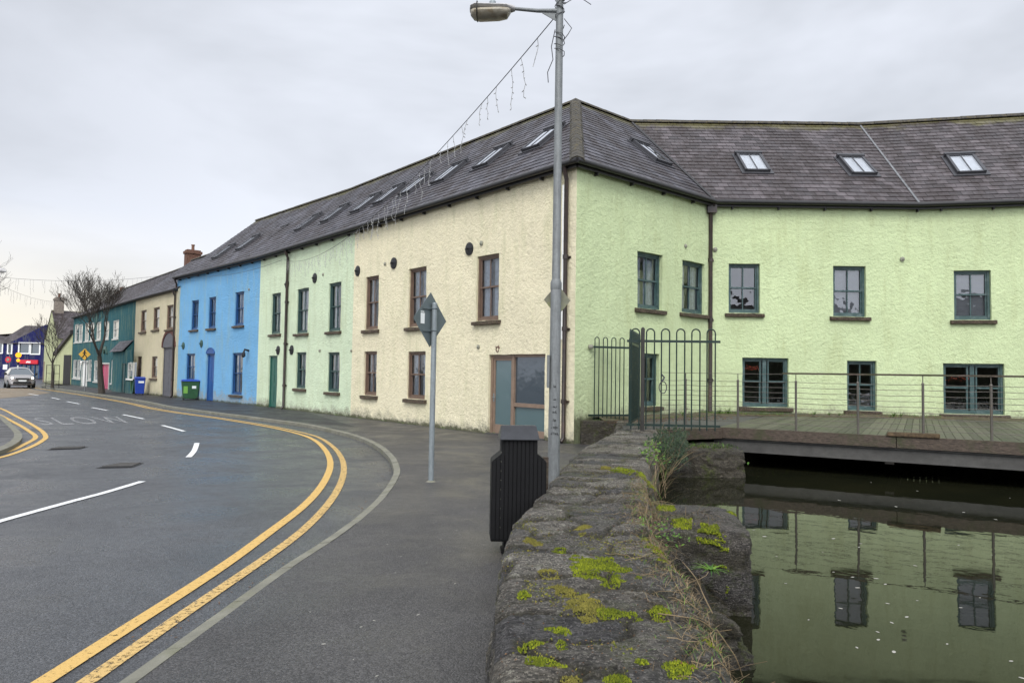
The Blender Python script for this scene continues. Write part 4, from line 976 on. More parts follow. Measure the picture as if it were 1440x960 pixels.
# navy building closing the street
NY = 96.0
def nb(u, v): p = at_y(u, v, NY); return p
n0, n1 = nb(-60, 530).to_2d(), nb(63, 530).to_2d(); n1 = Vector((n1.x + 4, n1.y)); FN = Frame(n0, n1)
zE, zR = nb(30, 482).z, nb(30, 456).z
xs_ = nb(14.5, 500).x
nh = thing('shop', 'navy blue shop with white framed windows and a red shopfront sign, closing the street', 'shop', (n0.x, n0.y, 0))
wb = [zb(118, 447, 182, 508), zb(190, 448, 245, 512), zb(50, 452, 74, 508), zb(-20, 450, 16, 506), zb(-60, 450, -40, 506)]
nops = [opening(FN, b, 'R', .05) for b in wb]
sop = opening(FN, zb(128, 582, 240, 660), 'R', .05); sop[2] = .0; sop2 = opening(FN, zb(-30, 585, 30, 650), 'R', .05); sop2[2] = 0.3
zT = zE
mb = MB(); wall_face(mb, FN, -.05, zT, [tuple(o) for o in nops + [sop]], .12, 1.5, .3)
sB = FN.sz(*zm(62, 435))[0]; sC = FN.sz(*zm(278, 332))[0]
mb.poly([FN.p(sB, .02, zT), FN.p(sC + 1, .02, zT), FN.p(sC + 1, .02, zR + .1), FN.p(sC, .02, zR)])
mb.quad(FN.p(0, 0, 0), FN.p(0, -9, 0), FN.p(0, -9, zT), FN.p(0, 0, zT)); mb.quad(FN.p(FN.L, 0, 0), FN.p(FN.L, -9, 0), FN.p(FN.L, -9, zT), FN.p(FN.L, 0, zT)); mb.quad(FN.p(0, -9, 0), FN.p(FN.L, -9, 0), FN.p(FN.L, -9, zT), FN.p(0, -9, zT)); mb.build('wall', M['navy'], nh, recalc=False)
s15 = FN.sz(*zm(14, 330))[0]
mb = MB(); slope_mesh(mb, FN.p(s15 - .5, .2, zT - .1), FN.p(FN.L, .2, zT - .1), FN.p(FN.L, -4.5, zR + .1), FN.p(s15, -4.5, zR + .1)); slope_mesh(mb, FN.p(0, .2, zT - .1), FN.p(s15 - .5, .2, zT - .1), FN.p(s15 - .5, -4.5, zR - 1.4), FN.p(0, -4.5, zR - 1.4))
mb.quad(FN.p(0, -9, zT), FN.p(FN.L, -9, zT), FN.p(FN.L, -4.5, zR), FN.p(0, -4.5, zR - 1.4)); mb.build('roof', [M['slate_r'], M['slate_r'], M['dark']], nh, recalc=False)
for o_ in nops:
    s0, s1, z0, z1 = o_; q = MB(); t_ = .12
    q.fbox(FN, s0 - t_, s0 + .04, -.05, .06, z0 - t_, z1 + t_); q.fbox(FN, s1 - .04, s1 + t_, -.05, .06, z0 - t_, z1 + t_); q.fbox(FN, s0 + .04, s1 - .04, -.05, .055, z1 - .04, z1 + t_); q.fbox(FN, s0 + .04, s1 - .04, -.05, .055, z0 - t_, z0 + .04)
    w_ = q.build('window', M['white'], nh); g_ = MB(); g_.quad(FN.p(s0, -.1, z0), FN.p(s1, -.1, z0), FN.p(s1, -.1, z1), FN.p(s0, -.1, z1)); g_.build('pane', M['carglass'], w_, recalc=False)
s0, s1, z0, z1 = sop; q = MB(); q.quad(FN.p(s0, -.1, 0), FN.p(s1, -.1, 0), FN.p(s1, -.1, z1), FN.p(s0, -.1, z1)); w_ = q.build('shop_window', M['darkglass'], nh, recalc=False)
q = MB()
for k in range(5): x = s0 + (s1 - s0) * k / 4; q.fbox(FN, x - .05, x + .05, -.1, .02, 0, z1)
q.build('mullion', M['blue_frame'], w_)
a = FN.sz(*zm(126, 548)); b = FN.sz(*zm(236, 575)); q = MB(); q.fbox(FN, a[0], b[0], .02, .18, b[1], a[1]); sg = q.build('shop_sign', M['redsign'], nh, bevel=.02)
a2 = FN.sz(*zm(166, 556)); b2 = FN.sz(*zm(192, 568)); q = MB()
for k in range(5): x = a2[0] + (b2[0] - a2[0]) * k / 5; q.fbox(FN, x, x + .12, .18, .2, b2[1] + (.05 if k % 2 else 0), a2[1] - (.06 if k % 3 == 0 else 0))
q.build('sign_lettering', M['sticker'], sg)

# far bank behind the viewer, mirrored upstairs; the hedge is added to darken low panes
h_op, FO = small_house('grey rendered house across the canal, mirrored in the upstairs window of the lime building', Vector((33, -27)), Vector((17, -27)), 5.6, 'lemon', 4.0, 3.6, [], 'slate_r', group=None, name='house')
hb = MB(); core = MB(); core.box(4, 62, -23.6, -22.2, -.14, 4.2)
for k in range(9000):
    x, y, z = rnd.uniform(3.6, 62.4), rnd.uniform(-24, -21.7), rnd.uniform(0, 4.8 + .5 * math.sin(k))
    s_ = rnd.uniform(.12, .3); a_ = rnd.uniform(0, 6.3); hb.F([hb.V((x, y, z)), hb.V((x + s_ * math.cos(a_), y + .08, z + s_ * math.sin(a_))), hb.V((x - s_ * math.sin(a_), y - .05, z + s_ * math.cos(a_)))])
hd_ = thing('hedge', 'tall dark evergreen hedge added behind the view so the low windows mirror dark', 'hedge', (30, -23, 0)); hb.build('leaves', M['ivy'], hd_, recalc=False); core.build('inner_growth', M['bark'], hd_)
# ------------------------------------------------------------------ water and stone wall
WZ = -.27
g = MB(); g.poly([(x - .25 if i < 7 else x, y + .05, WZ) for i, (x, y) in enumerate(RIV)] + [(80, -900, WZ), (.2, -900, WZ)]); struct('water', g, M['water'], recalc=False)
LE = [(-5, -.25), (-1, -.12), (1.5, -.06), (2.5, -.05), (3.3, -.05), (4.0, -.05), (4.6, -.04), (5.3, .03), (6.0, .14), (6.9, .34), (8.5, .60), (10, .90), (11.7, 1.33), (13.5, 1.95), (14.6, 2.15), (17, 2.5)]
RE = [(-5, .72), (-1, .75), (1.5, .78), (2.5, .82), (3.3, .93), (4.0, .98), (4.7, 1.0), (5.5, 1.07), (7.2, 1.38), (9, 1.75), (11, 2.2), (13, 2.67), (14.6, 3.0), (17, 3.2)]
def lerp_tab(T, y):
    for (a, u), (b, v) in zip(T, T[1:]):
        if y <= b: 
            k = (y - a) / (b - a); return u + (v - u) * max(0, k)
    return T[-1][1]
JOINT = [0.0]; SLAB = [0.5]
def sdisp(p, amp=1.0):
    w_ = Vector((noise.noise(p * 1.7), noise.noise(p * 1.7 + Vector((7, 1, 3))), noise.noise(p * 2.1 + Vector((1, 9, 2))))) * .16
    q = p + w_; q = Vector((q.x * 1.15 + q.y * .3, q.y * 2.3 - q.x * .4, q.z * 5.0))
    d, pts = noise.voronoi(q); c = pts[0]
    hsh = noise.noise(c * 3.3 + Vector((.5, .5, .5))); tx = noise.noise(c * 5.1); ty = noise.noise(c * 4.3 + Vector((3, 3, 3)))
    crack = min(1, (d[1] - d[0]) / .07); SLAB[0] = .5 + .5 * max(-1, min(1, hsh * 2.2 + noise.noise(c * 7.7) * 1.6)); JOINT[0] = max(0, 1 - (d[1] - d[0]) / .085) ** .7
    rel = q - c
    h = hsh * .034 + (rel.x * tx + rel.y * ty) * .045 - (1 - crack) ** 1.6 * .034
    h += noise.fractal(p * 3.0, .8, 2.1, 5) * .009 + noise.ridged_multi_fractal(Vector((p.x * 2.0 + p.y, p.y * 9, p.z * 9)), .8, 2.1, 5, 1.0, 2.0) * .011 + noise.fractal(Vector((p.x * 9, p.y * 30, p.z * 30)), .7, 2.0, 3) * .0055 + noise.fractal(p * 30, .7, 2.1, 3) * .006
    return h * amp
TOPZ = .54
def wall_top(x, y):
    L_, R_2 = lerp_tab(LE, y), lerp_tab(RE, y); a = (x - L_) / max(.01, R_2 - L_)
    e = min(1, max(0, min(a, 1 - a)) / .09); return TOPZ - (1 - e) ** 2 * .05 + sdisp(Vector((x, y, .5)))
ys = []; y = -5.0
while y < 16.9: ys.append(y); y += .10 if y < 1.8 else (.017 if y < 5.2 else (.028 if y < 9 else .045))
mb = MB(); prev = None; NT_, NS = 60, 24; JT = []; SB = []
for y in ys:
    L_, R_2 = lerp_tab(LE, y), lerp_tab(RE, y); row = []
    L_ += noise.noise(Vector((0, y * 2.2, 4))) * .05; R_2 += noise.noise(Vector((3, y * 2.2, 4))) * .06
    for k in range(NS): 
        JT.append(0);
        z = -.14 + (TOPZ + .09) * k / NS; p_ = Vector((L_ - .02 + .03 * (k / NS), y, z)); d_ = sdisp(Vector((p_.x, y * .6, z * 1.3)), 1.25)
        row.append(mb.V(p_ + Vector((-d_ - .01 + (k / NS) ** 6 * .04, 0, 0)))); JT[-1] = JOINT[0]; SB.append(SLAB[0])
    for k in range(NT_ + 1):
        x = L_ + (R_2 - L_) * k / NT_; row.append(mb.V((x, y, wall_top(x, y)))); JT.append(JOINT[0]); SB.append(SLAB[0])
    for k in range(1, 11):
        z = TOPZ - 1.5 * k / 10; p_ = Vector((R_2, y, z)); row.append(mb.V(p_ + Vector((sdisp(p_, 1.2) + .01, 0, 0)))); JT.append(JOINT[0]); SB.append(SLAB[0])
    if prev:
        for k in range(len(row) - 1): mb.F([prev[k], row[k], row[k + 1], prev[k + 1]])
    prev = row
sw_ = mb.build('stone_wall', M['stone'], smooth=True, loc=(.5, 5, 0), recalc=False)
sw_.data.attributes.new('joint', 'FLOAT', 'POINT').data.foreach_set('value', JT)
sw_.data.attributes.new('slab', 'FLOAT', 'POINT').data.foreach_set('value', SB)
for p_ in sw_.data.polygons: p_.use_smooth = True
tag(sw_, 'thick old grey limestone wall with broad mossy top between pavement and canal', 'wall')
# low wall under the left railings
def stone_block(name, x0, x1, y0, y1, z0, z1, m, label, cat, seg=.06, amp=1.0, rot=0, group=None, rnd_=.0, warp=.0):
    bm = bmesh.new(); bmesh.ops.create_cube(bm, size=1)
    sx, sy, sz_ = x1 - x0, y1 - y0, z1 - z0; c = Vector(((x0 + x1) / 2, (y0 + y1) / 2, (z0 + z1) / 2))
    n = max(2, int(max(sx, sy, sz_) / seg)); bmesh.ops.subdivide_edges(bm, edges=bm.edges[:], cuts=min(n, 44), use_grid_fill=True)
    lay = bm.verts.layers.float.new('joint'); lay2 = bm.verts.layers.float.new('slab')
    for v in bm.verts:
        q = v.co * 2; 
        if rnd_:
            s_ = q.copy(); L_ = (abs(q.x) ** 6 + abs(q.y) ** 6 + abs(q.z) ** 6) ** (1 / 6); q = q.lerp(q / max(L_, 1e-6) , rnd_)
        p_ = Vector((q.x * sx / 2, q.y * sy / 2, q.z * sz_ / 2)); nn = Vector((q.x ** 5, q.y ** 5, q.z ** 5)); nn = nn.normalized() if nn.length > 0 else Vector((0, 0, 1))
        w_ = c + p_
        if warp: p_ += Vector((noise.noise(w_ * 1.3), noise.noise(w_ * 1.3 + Vector((4, 4, 4))), noise.noise(w_ * 1.3 + Vector((8, 1, 4))))) * warp
        p_ += nn * sdisp(w_, amp); v[lay] = JOINT[0] * .8; v[lay2] = SLAB[0] * .6 + .1
        v.co = Matrix.Rotation(rot, 3, 'Z') @ p_
    bmesh.ops.recalc_face_normals(bm, faces=bm.faces)
    me = bpy.data.meshes.new(name); bm.to_mesh(me); bm.free(); me.materials.append(M[m])
    for f_ in me.polygons: f_.use_smooth = True
    o = bpy.data.objects.new(name, me); COL.objects.link(o); o.location = c
    return tag(o, label, cat, group)
stone_block('low_wall', 1.68, 2.75, 16.95, 17.5, -.3, .55, 'stone_dk', 'short low rubble wall under the left green railings beside the corner downpipe', 'wall', .05, .55, 0)
BL = 'rocks at the water edge'
stone_block('boulder', 1.05, 2.04, 5.85, 7.2, -.75, .38, 'boulder', 'big flat topped grey boulder reaching out into the canal beside the wall', 'boulder', .035, .9, R(-8), BL, .4, .10)
stone_block('boulder', .90, 1.50, 4.75, 5.9, -.8, .05, 'stone_dk', 'lower mossy rock below the big boulder with a green fern on it', 'boulder', .035, 1.8, R(10), BL, .7, .22)
stone_block('boulder', .80, 1.06, 3.4, 4.85, -.8, .28, 'stone_dk', 'rough overgrown rock at the near right edge of the stone wall', 'boulder', .035, 1.6, R(-5), BL, .6, .2)
stone_block('abutment', 2.9, 4.5, 13.7, 15.6, -1.0, .24, 'stone_dk', 'dark mossy stone abutment under the left end of the walkway', 'abutment', .05, 1.3, 0, None, .25, .03)
# dark quay wall under the walkway
qm = MB(); qm.box(3.3, 60, 19.0, 19.4, -1.2, .42); tag(qm.build('quay_wall', M['stone_dk'], loc=(20, 19, 0)), 'dark stone quay wall under the walkway at the back of the void', 'wall')

# ------------------------------------------------------------------ walkway over the canal
DZ = .555
EA, ED = Vector((4.5, 15.5)), Vector((.868, -.497))
def edge_at(u):   # point of the deck edge seen in column u
    d = ray(u, 560); k = Vector((d.x, d.y)); M2 = Matrix(((k.x, -ED.x), (k.y, -ED.y))); s_ = M2.inverted() @ EA; return EA + ED * s_.y
FE = Frame(EA, EA + ED * 17)
wk = thing('walkway', 'mossy timber walkway on a steel beam along the lime building', 'walkway', (6, 16, .5))
bd = MB()
s_ = -.02
def back_len(p): return 5.0
while s_ < 17:
    a = FE.p(s_, .0, 0); b = FE.p(s_ + .138, 0, 0); dz = rnd.uniform(-.003, .003)
    # boards run from the edge back to the building
    L1 = (20.75 - a.y) / .868; 
    bd.hexa([(a.x, a.y, DZ - .04), (b.x, b.y, DZ - .04), (b.x + .497 * L1, b.y + .868 * L1, DZ - .04), (a.x + .497 * L1, a.y + .868 * L1, DZ - .04), (a.x, a.y, DZ + dz), (b.x, b.y, DZ + dz), (b.x + .497 * L1, b.y + .868 * L1, DZ + dz), (a.x + .497 * L1, a.y + .868 * L1, DZ + dz)])
    s_ += .147
bd.build('boards', M['deckwood'], wk)
q = MB(); q.fbox(FE, .03, 17, -6.2, -.03, DZ - .06, DZ - .045); q.build('gap_blocker', M['dark'], wk)  # unseen dark sheet added to stop light showing through the board gaps
q = MB(); q.poly([(2.3, 14.5, DZ - .006), (3.0, 14.55, DZ - .006), (4.52, 15.48, DZ - .006), (7.4, 20.75, DZ - .006), (5.6, 20.8, DZ - .006), (2.45, 17.5, DZ - .006), (2.5, 16.4, DZ - .006)]); q.build('landing', M['mudslab'] if 'mudslab' in M else M['concrete'], wk, recalc=False)
q = MB(); q.hexa([(2.95, 14.45, .33), (4.55, 15.35, .33), (4.5, 15.6, .33), (2.95, 14.8, .33), (2.95, 14.45, DZ), (4.55, 15.35, DZ), (4.5, 15.6, DZ), (2.95, 14.8, DZ)])
for k in range(5):
    q.fbox(FE, k * 3.4 + (.0 if k == 0 else .012), (k + 1) * 3.4, -.02, .05, DZ - .22, DZ + .012 + rnd.uniform(-.004, .004))
q.build('edge_board', M['wood'], wk, bevel=.006)
q = MB(); q.fbox(FE, -.1, 17, -.14, -.03, .06, DZ - .223); q.fbox(FE, -.1, 17, -.14, .01, .06, .085); q.fbox(FE, -.1, 17, -.14, .01, DZ - .25, DZ - .225); q.build('beam', M['concrete'], wk)
q = MB()
for k in range(1, 6): q.fbox(FE, k * 3.2, k * 3.2 + .16, -5.4, -.145, .0, DZ - .05)
q.build('joists', M['steel'], wk)
# planted strip of soil along the building foot
q = MB(); st = [v3(off(3, .02), 0), v3(off(4, .02), 0), v3(off(5, .02), 0), v3(off(6, .02), 0)]
a = FL[3].p(.5, .0, DZ); pr = None
pts = [(FL[3], 0.6 + k * .3) for k in range(int((FL[3].L - .6) / .3))] + [(FL[4], k * .3) for k in range(int(FL[4].L / .3) + 1)] + [(FL[5], .2 + k * .3) for k in range(40)]
for Fk, s_ in pts:
    wd = .42 if Fk is FL[4] else .5
    wd += .35 * max(0, 1 - abs(s_ - .2) / 1.6) * (Fk is FL[4])
    cu = [q.V(Fk.p(s_, -.0, DZ + .07 + rnd.uniform(-.02, .02))), q.V(Fk.p(s_, wd * .5, DZ + .06 + rnd.uniform(-.02, .03))), q.V(Fk.p(s_, wd + rnd.uniform(-.12, .12), DZ + .002))]
    if pr: q.F([pr[0], cu[0], cu[1], pr[1]]); q.F([pr[1], cu[1], cu[2], pr[2]])
    pr = cu
M['mossoil'] = plain('mossy_soil', (.075, .06, .035), .95, var=.5, sc_=9, bump=.02, bsc=20, dirt=(.05, .075, .02))
tag(q.build('soil_strip', M['mossoil'], loc=(8, 20, .5), smooth=True), kind='structure')
# cable railing
cr = thing('cable_railing', 'weathered steel cable railing with a flat handrail along the walkway edge', 'railing', (6, 15, DZ))
PU = [885 + 30, 962.5, 1040, 1122, 1209.5, 1301.5, 1398, 1500, 1615]
EP = [edge_at(u) for u in PU]
EP[0] = Vector((3.3, 15.6)); 
RT = 1.17
EP[1] = Vector((3.95, 16.0)); 
for k, p_ in enumerate(EP[1:]):
    q = MB(); x, y = p_.x - .02, p_.y + .05; c, s_ = ED.x, ED.y
    q.tube([(x, y, DZ), (x, y, DZ + RT - .14)], .024, 8); q.lathe((x, y, DZ), [(.055, 0), (.055, .012)], 10); q.tube([(x, y, DZ + RT - .14), (x, y, DZ + RT + .0)], .009, 6); q.lathe((x, y, DZ + RT - .16), [(.024, 0), (.029, .01), (.02, .03)], 8)
    q.build('railing_post', M['steel'], cr)
def E3(p_, z): return Vector((p_.x - .02, p_.y + .05, z))
hr = MB(); a = E3(edge_at(1103), DZ + RT); b = E3(EP[-1], DZ + RT); hr.hexa([a + Vector((-.0, -.025, 0)), b + Vector((0, -.025, 0)), b + Vector((0, .025, 0)), a + Vector((0, .025, 0)), a + Vector((0, -.025, .036)), b + Vector((0, -.025, .036)), b + Vector((0, .025, .036)), a + Vector((0, .025, .036))]); hr.build('handrail', M['wood'], cr)
for k in range(10):
    z = DZ + RT - .055 - k * .108 if k else DZ + RT - .0
    if k == 0:
        q = MB(); q.tube([E3(EP[0], z), E3(EP[1], z), E3(EP[2], z), E3(edge_at(1103), z)], .005, 5); q.build('cable', M['steel'], cr); continue
    pts = []
    for a, b in zip(EP, EP[1:]):
        for m_ in range(4):
            t_ = m_ / 4; pts.append(E3(a.lerp(b, t_), z - .012 * math.sin(math.pi * t_)))
    pts.append(E3(EP[-1], z)); q = MB(); q.tube(pts, .0052, 5); q.build('cable', M['steel'], cr)
q = MB(); e1, e2 = edge_at(1249), edge_at(1325); a = E3(e1, 0); b = E3(e2, 0); nb_ = Vector((FE.n.x, FE.n.y, 0))
q.hexa([a + nb_ * .12 + Vector((0, 0, DZ + .005)), b + nb_ * .12 + Vector((0, 0, DZ + .005)), b - nb_ * .16 + Vector((0, 0, DZ + .005)), a - nb_ * .16 + Vector((0, 0, DZ + .005)), a + nb_ * .12 + Vector((.03, 0, DZ + .075)), b + nb_ * .12 + Vector((0, 0, DZ + .085)), b - nb_ * .16 + Vector((0, 0, DZ + .085)), a - nb_ * .16 + Vector((.03, 0, DZ + .075))])
tag(q.build('plank', M['rot'], loc=tuple(E3(e1, DZ)), bevel=.01), 'rotten timber plank with orange lichen lying on the walkway edge', 'plank')

# ------------------------------------------------------------------ green bow top railings
def bow_panel(name, label, A, B, zb_, zt, ztop, n, rad, ext=.0, group='green bow topped railings', lw=.55, railm='railgreen', reach=(0, 0)):
    A, B = Vector(A), Vector(B); F = Frame(A, B); h = thing(name, label, 'railing', (A.x, A.y, zb_), group); sp = F.L / n
    for k in range(n):
        c = sp * (k + .5); r_ = sp * lw / 2; q = MB()
        pts = [F.p(c - r_, 0, zb_ - ext), F.p(c - r_, 0, ztop - r_)] + [F.p(c + r_ * math.cos(a_ * math.pi / 8), 0, ztop - r_ + r_ * math.sin(a_ * math.pi / 8)) for a_ in range(7, 0, -1)] + [F.p(c + r_, 0, ztop - r_), F.p(c + r_, 0, zb_ - ext)]
        q.tube(pts, rad, 7); q.build('bow_bar', M['railgreen'], h, smooth=True)
    for z, hh in ((zb_, .022), (zt, .024)):
        q = MB(); q.fbox(F, -reach[0], F.L + reach[1], -.014, .014, z - hh, z + hh); q.build('rail', M['railgreen'], h)
    return h, F
GW, _z = FL[3].sz(828, 488); gw = FL[3].p(GW, .02, 0)
hl, FLr = bow_panel('bow_railing', 'narrow bow topped green railing fixed to the lime wall above the low wall', (gw.x + .08, gw.y - .02), (2.83, 17.6), .67, 2.33, 2.57, 4, .0125, .12, reach=(.1, .1), lw=.5)
q = MB(); q.lathe(Vector((gw.x + .03, gw.y - .03, 2.33)), [(.05, -.05), (.07, 0), (.05, .05)], 8); q.build('bracket', M['vent'], hl)
PA, PB = Vector((2.36, 14.45)), Vector((4.15, 14.25))
hr_, FRr = bow_panel('bow_railing', 'wide bow topped green railing panel jutting out over the canal', PA + Vector((.0, 0)), PB, .66, 2.35, 2.60, 6, .0145, .09, reach=(.02, .03), lw=.54)
# open gate leaf seen almost edge on
GA, GB = Vector((2.42, 14.6)), Vector((3.02, 16.75)); 
gl, FGt = bow_panel('gate', 'green bow topped gate leaf standing open, seen nearly edge on', GA, GB, .68, 2.32, 2.60, 9, .015, .0, lw=.5); gl['category'] = 'gate'
q = MB(); q.fbox(FGt, .05, FGt.L - .05, -.02, -.012, .68, 2.42); q.build('backing_sheet', M['railgreen'], gl)
for nm, (x, y), h_, r_ in (('gate_post', (2.60, 14.12), 2.58, .034),):
    q = MB(); q.box(x - r_, x + r_, y - r_, y + r_, DZ - .05, h_); q.lathe((x, y, h_), [(r_ * 1.2, 0), (r_ * .6, .03)], 4)
    tag(q.build(nm, M['railblack'], loc=(x, y, DZ), bevel=.003), 'dark steel gate post standing in front of the open green gate leaf', 'post')
q = MB(); c_ = FRr.p(.70, .03, 1.42); q.tube([c_ + Vector((.075 * math.cos(a_ * math.pi / 8), 0, .12 * math.sin(a_ * math.pi / 8))) for a_ in range(16)], .010, 6, closed=True); q.tube([c_ + Vector((-.02, -.02, .12)), c_ + Vector((.03, .01, .2)), c_ + Vector((-.02, .02, .26))], .018, 6)
tag(q.build('bicycle_lock', M['cable'], loc=tuple(c_)), 'loop of dark cable lock hanging on the right green railing', 'cable lock')

# ------------------------------------------------------------------ lamp post
LPX, LPY = .488, 8.0
lp = thing('street_lamp', 'tall galvanised lamp post beside the black litter bin and stone wall', 'street lamp', (LPX, LPY, 0))
q = MB(); q.tube([(LPX, LPY, 0), (LPX, LPY, 1.25), (LPX, LPY, 1.29), (LPX, LPY, 2.68), (LPX, LPY, 2.72), (LPX, LPY, 6.35)], [.068, .066, .063, .060, .048, .040], 20); q.lathe((LPX, LPY, 2.6), [(.06, 0), (.064, .02), (.064, .08), (.05, .12)], 20); q.build('column', M['galv'], lp, smooth=True)
AZ = 5.82; q = MB(); tip = at_y(722, 12.5, LPY); q.tube([(LPX, LPY, AZ + .0), (LPX - .25, LPY, AZ - .002), (tip.x, LPY, tip.z)], [.026, .022, .019], 10); q.hexa([(LPX - .2, LPY - .006, AZ - .03), (LPX - .04, LPY - .006, AZ - .12), (LPX - .04, LPY + .006, AZ - .12), (LPX - .2, LPY + .006, AZ - .03), (LPX - .2, LPY - .006, AZ), (LPX - .04, LPY - .006, AZ), (LPX - .04, LPY + .006, AZ), (LPX - .2, LPY + .006, AZ)]); q.build('arm', M['galv'], lp, smooth=True)
def luminaire(parent, tip, L_=.50, wd=.15, hood=True):
    """street light head pointing to -x from tip"""
    x1 = tip.x; x0 = x1 - L_; y = tip.y; z = tip.z
    def ring(mb, secs, n=14):
        rings = []
        for x, w_, zc, h_ in secs: rings.append([mb.V((x, y + w_ * math.cos(2 * math.pi * k / n), zc + h_ * math.sin(2 * math.pi * k / n))) for k in range(n)])
        for a, b in zip(rings, rings[1:]):
            for k in range(n): mb.F([a[k], a[(k + 1) % n], b[(k + 1) % n], b[k]])
        mb.F(rings[0][::-1]); mb.F(rings[-1])
    q = MB(); ring(q, [(x1 + .02, .03, z, .03), (x1 - .02, .06, z, .038), (x1 - .08, .10, z + .0, .034), (x0 + .06, wd * .9, z - .012, .03), (x0 + .01, wd * .7, z - .022, .024), (x0, wd * .3, z - .03, .012)]); hd = q.build('lamp_hood', M['lamphood'], parent, smooth=True)
    q = MB(); ring(q, [(x1 - .03, .05, z - .03, .02), (x1 - .07, .095, z - .055, .055), (x1 - .16, .12, z - .065, .062), (x0 + .12, wd * .85, z - .078, .06), (x0 + .05, wd * .75, z - .075, .05), (x0 + .01, wd * .4, z - .055, .03)]); q.build('lamp_bowl', M['lampglass'], parent, smooth=True)
    q = MB(); q.lathe((x0 + L_ * .52, y, z + .02), [(.028, 0), (.038, .015), (.038, .055), (.03, .065)], 12); q.build('photocell', M['galv_lt'], hd, smooth=True)
    q = MB(); q.tube([(x0 + .085, y + wd * .97 * math.cos(a_ * math.pi / 10), z - .04 + .098 * math.sin(a_ * math.pi / 10)) for a_ in range(20)], .006, 5, closed=True); q.build('strap', M['iron'], hd)
luminaire(lp, tip)
q = MB(); a = at_y(776.5, 499, LPY - .03); b = at_y(776.5, 545, LPY - .03); q.box(LPX - .088, LPX - .064, LPY - .06, LPY + .05, b.z, a.z); q.build('side_plate', M['galv'], lp)
q = MB()
for zz, n_ in ((1.05, 4), (.98, 5), (1.28, 3), (1.36, 2), (1.22, 3), (1.13, 3), (1.5, 2)):
    for k in range(n_):
        a_ = -math.pi / 2 + (k - n_ / 2) * .26 + rnd.uniform(-.1, .1); r_ = .067 if zz < 1.25 else .064
        p0 = Vector((LPX + r_ * math.cos(a_), LPY + r_ * math.sin(a_), zz)); q.tube([p0, p0 + Vector((rnd.uniform(-.008, .012), 0, rnd.uniform(.015, .03))), p0 + Vector((rnd.uniform(.005, .018), 0, rnd.uniform(-.01, .02)))], .0032, 4)
q.build('graffiti', M['blackink'], lp)['kind'] = 'stuff'
# small diamond plate strapped behind the column
c_ = at_y(783.5, 422, LPY + .10)
def diamond(c, half_w, half_h, ax, th=.004):
    ax = Vector(ax).normalized(); nn = Vector((ax.y, -ax.x, 0)); P = [c - ax * half_w, c + Vector((0, 0, -half_h)), c + ax * half_w, c + Vector((0, 0, half_h))]
    q = MB(); f_ = [q.V(p_ + nn * th) for p_ in P]; b_ = [q.V(p_ - nn * th) for p_ in P]; q.F(f_); q.F(b_[::-1])
    for k in range(4): q.F([f_[k], f_[(k + 1) % 4], b_[(k + 1) % 4], b_[k]])
    return q, nn
q, nn = diamond(c_, .158, .19, (1, .25, 0)); ds = q.build('sign', M['algae'], loc=tuple(c_)); tag(ds, 'small diamond plate green with algae, strapped behind the lamp post', 'sign')
q = MB(); q.tube([Vector((LPX + .05 * math.cos(a_ * math.pi / 8), LPY + .05 * math.sin(a_ * math.pi / 8), c_.z - .05 + .0 * a_)) for a_ in range(16)], .005, 5, closed=True); q.tube([Vector((LPX + .055 * math.cos(a_ * math.pi / 8), LPY + .055 * math.sin(a_ * math.pi / 8), c_.z + .05 + .05 * math.cos(a_ * math.pi / 8))) for a_ in range(16)], .003, 5, closed=True); q.build('strap', M['galv_lt'], ds)

# ------------------------------------------------------------------ signpost (seen from behind)
b_ = gnd(606, 677); sp = thing('signpost', 'galvanised signpost on the pavement carrying a grey diamond sign seen from behind', 'signpost', tuple(b_))
ptop = at_y(612.5, 427, b_.y).z
q = MB(); q.tube([b_, (b_.x, b_.y, ptop)], .041, 16); q.lathe((b_.x, b_.y, ptop), [(.041, 0), (.036, .012), (.012, .018)], 16); q.build('pole', M['galv_lt'], sp, smooth=True)
q = MB(); q.lathe((b_.x, b_.y, 0), [(.075, 0), (.06, .012), (.044, .02)], 14); q.build('pole_collar', M['kerb'], sp)
L3 = at_y(585.5, 445.5, b_.y - .28); R3 = at_y(628.5, 453.7, b_.y + .38); c = (L3 + R3) / 2; ax = (R3 - L3); ax.z = 0; hw = ax.length / 2; ax.normalize()
nn = Vector((ax.y, -ax.x, 0)); pc = Vector((b_.x, b_.y, c.z)); cc = pc - nn * .055; cc = cc + ax * (-.03)
tz = at_y(609.7, 411, b_.y).z; bz = at_y(606, 488, b_.y).z; hh = (tz - bz) / 2; cc.z = (tz + bz) / 2
q, _n = diamond(cc, hh * .98, hh, ax, .002); pl = q.build('sign_plate', M['signback'], sp)
for dz in (-.17, .17):
    q = MB(); zc = cc.z + dz; w_ = (hh - abs(dz)) * .8
    A_ = Vector((cc.x, cc.y, zc)) + nn * .012; q.hexa([A_ - ax * w_ - nn * .008 + Vector((0, 0, -.014)), A_ + ax * w_ - nn * .008 + Vector((0, 0, -.014)), A_ + ax * w_ + nn * .006 + Vector((0, 0, -.014)), A_ - ax * w_ + nn * .006 + Vector((0, 0, -.014)), A_ - ax * w_ - nn * .008 + Vector((0, 0, .014)), A_ + ax * w_ - nn * .008 + Vector((0, 0, .014)), A_ + ax * w_ + nn * .006 + Vector((0, 0, .014)), A_ - ax * w_ + nn * .006 + Vector((0, 0, .014))])
    q.tube([Vector((b_.x + .044 * math.cos(k * math.pi / 8), b_.y + .044 * math.sin(k * math.pi / 8), zc)) for k in range(16)], .008, 5, closed=True); q.build('clamp', M['signback'], sp)
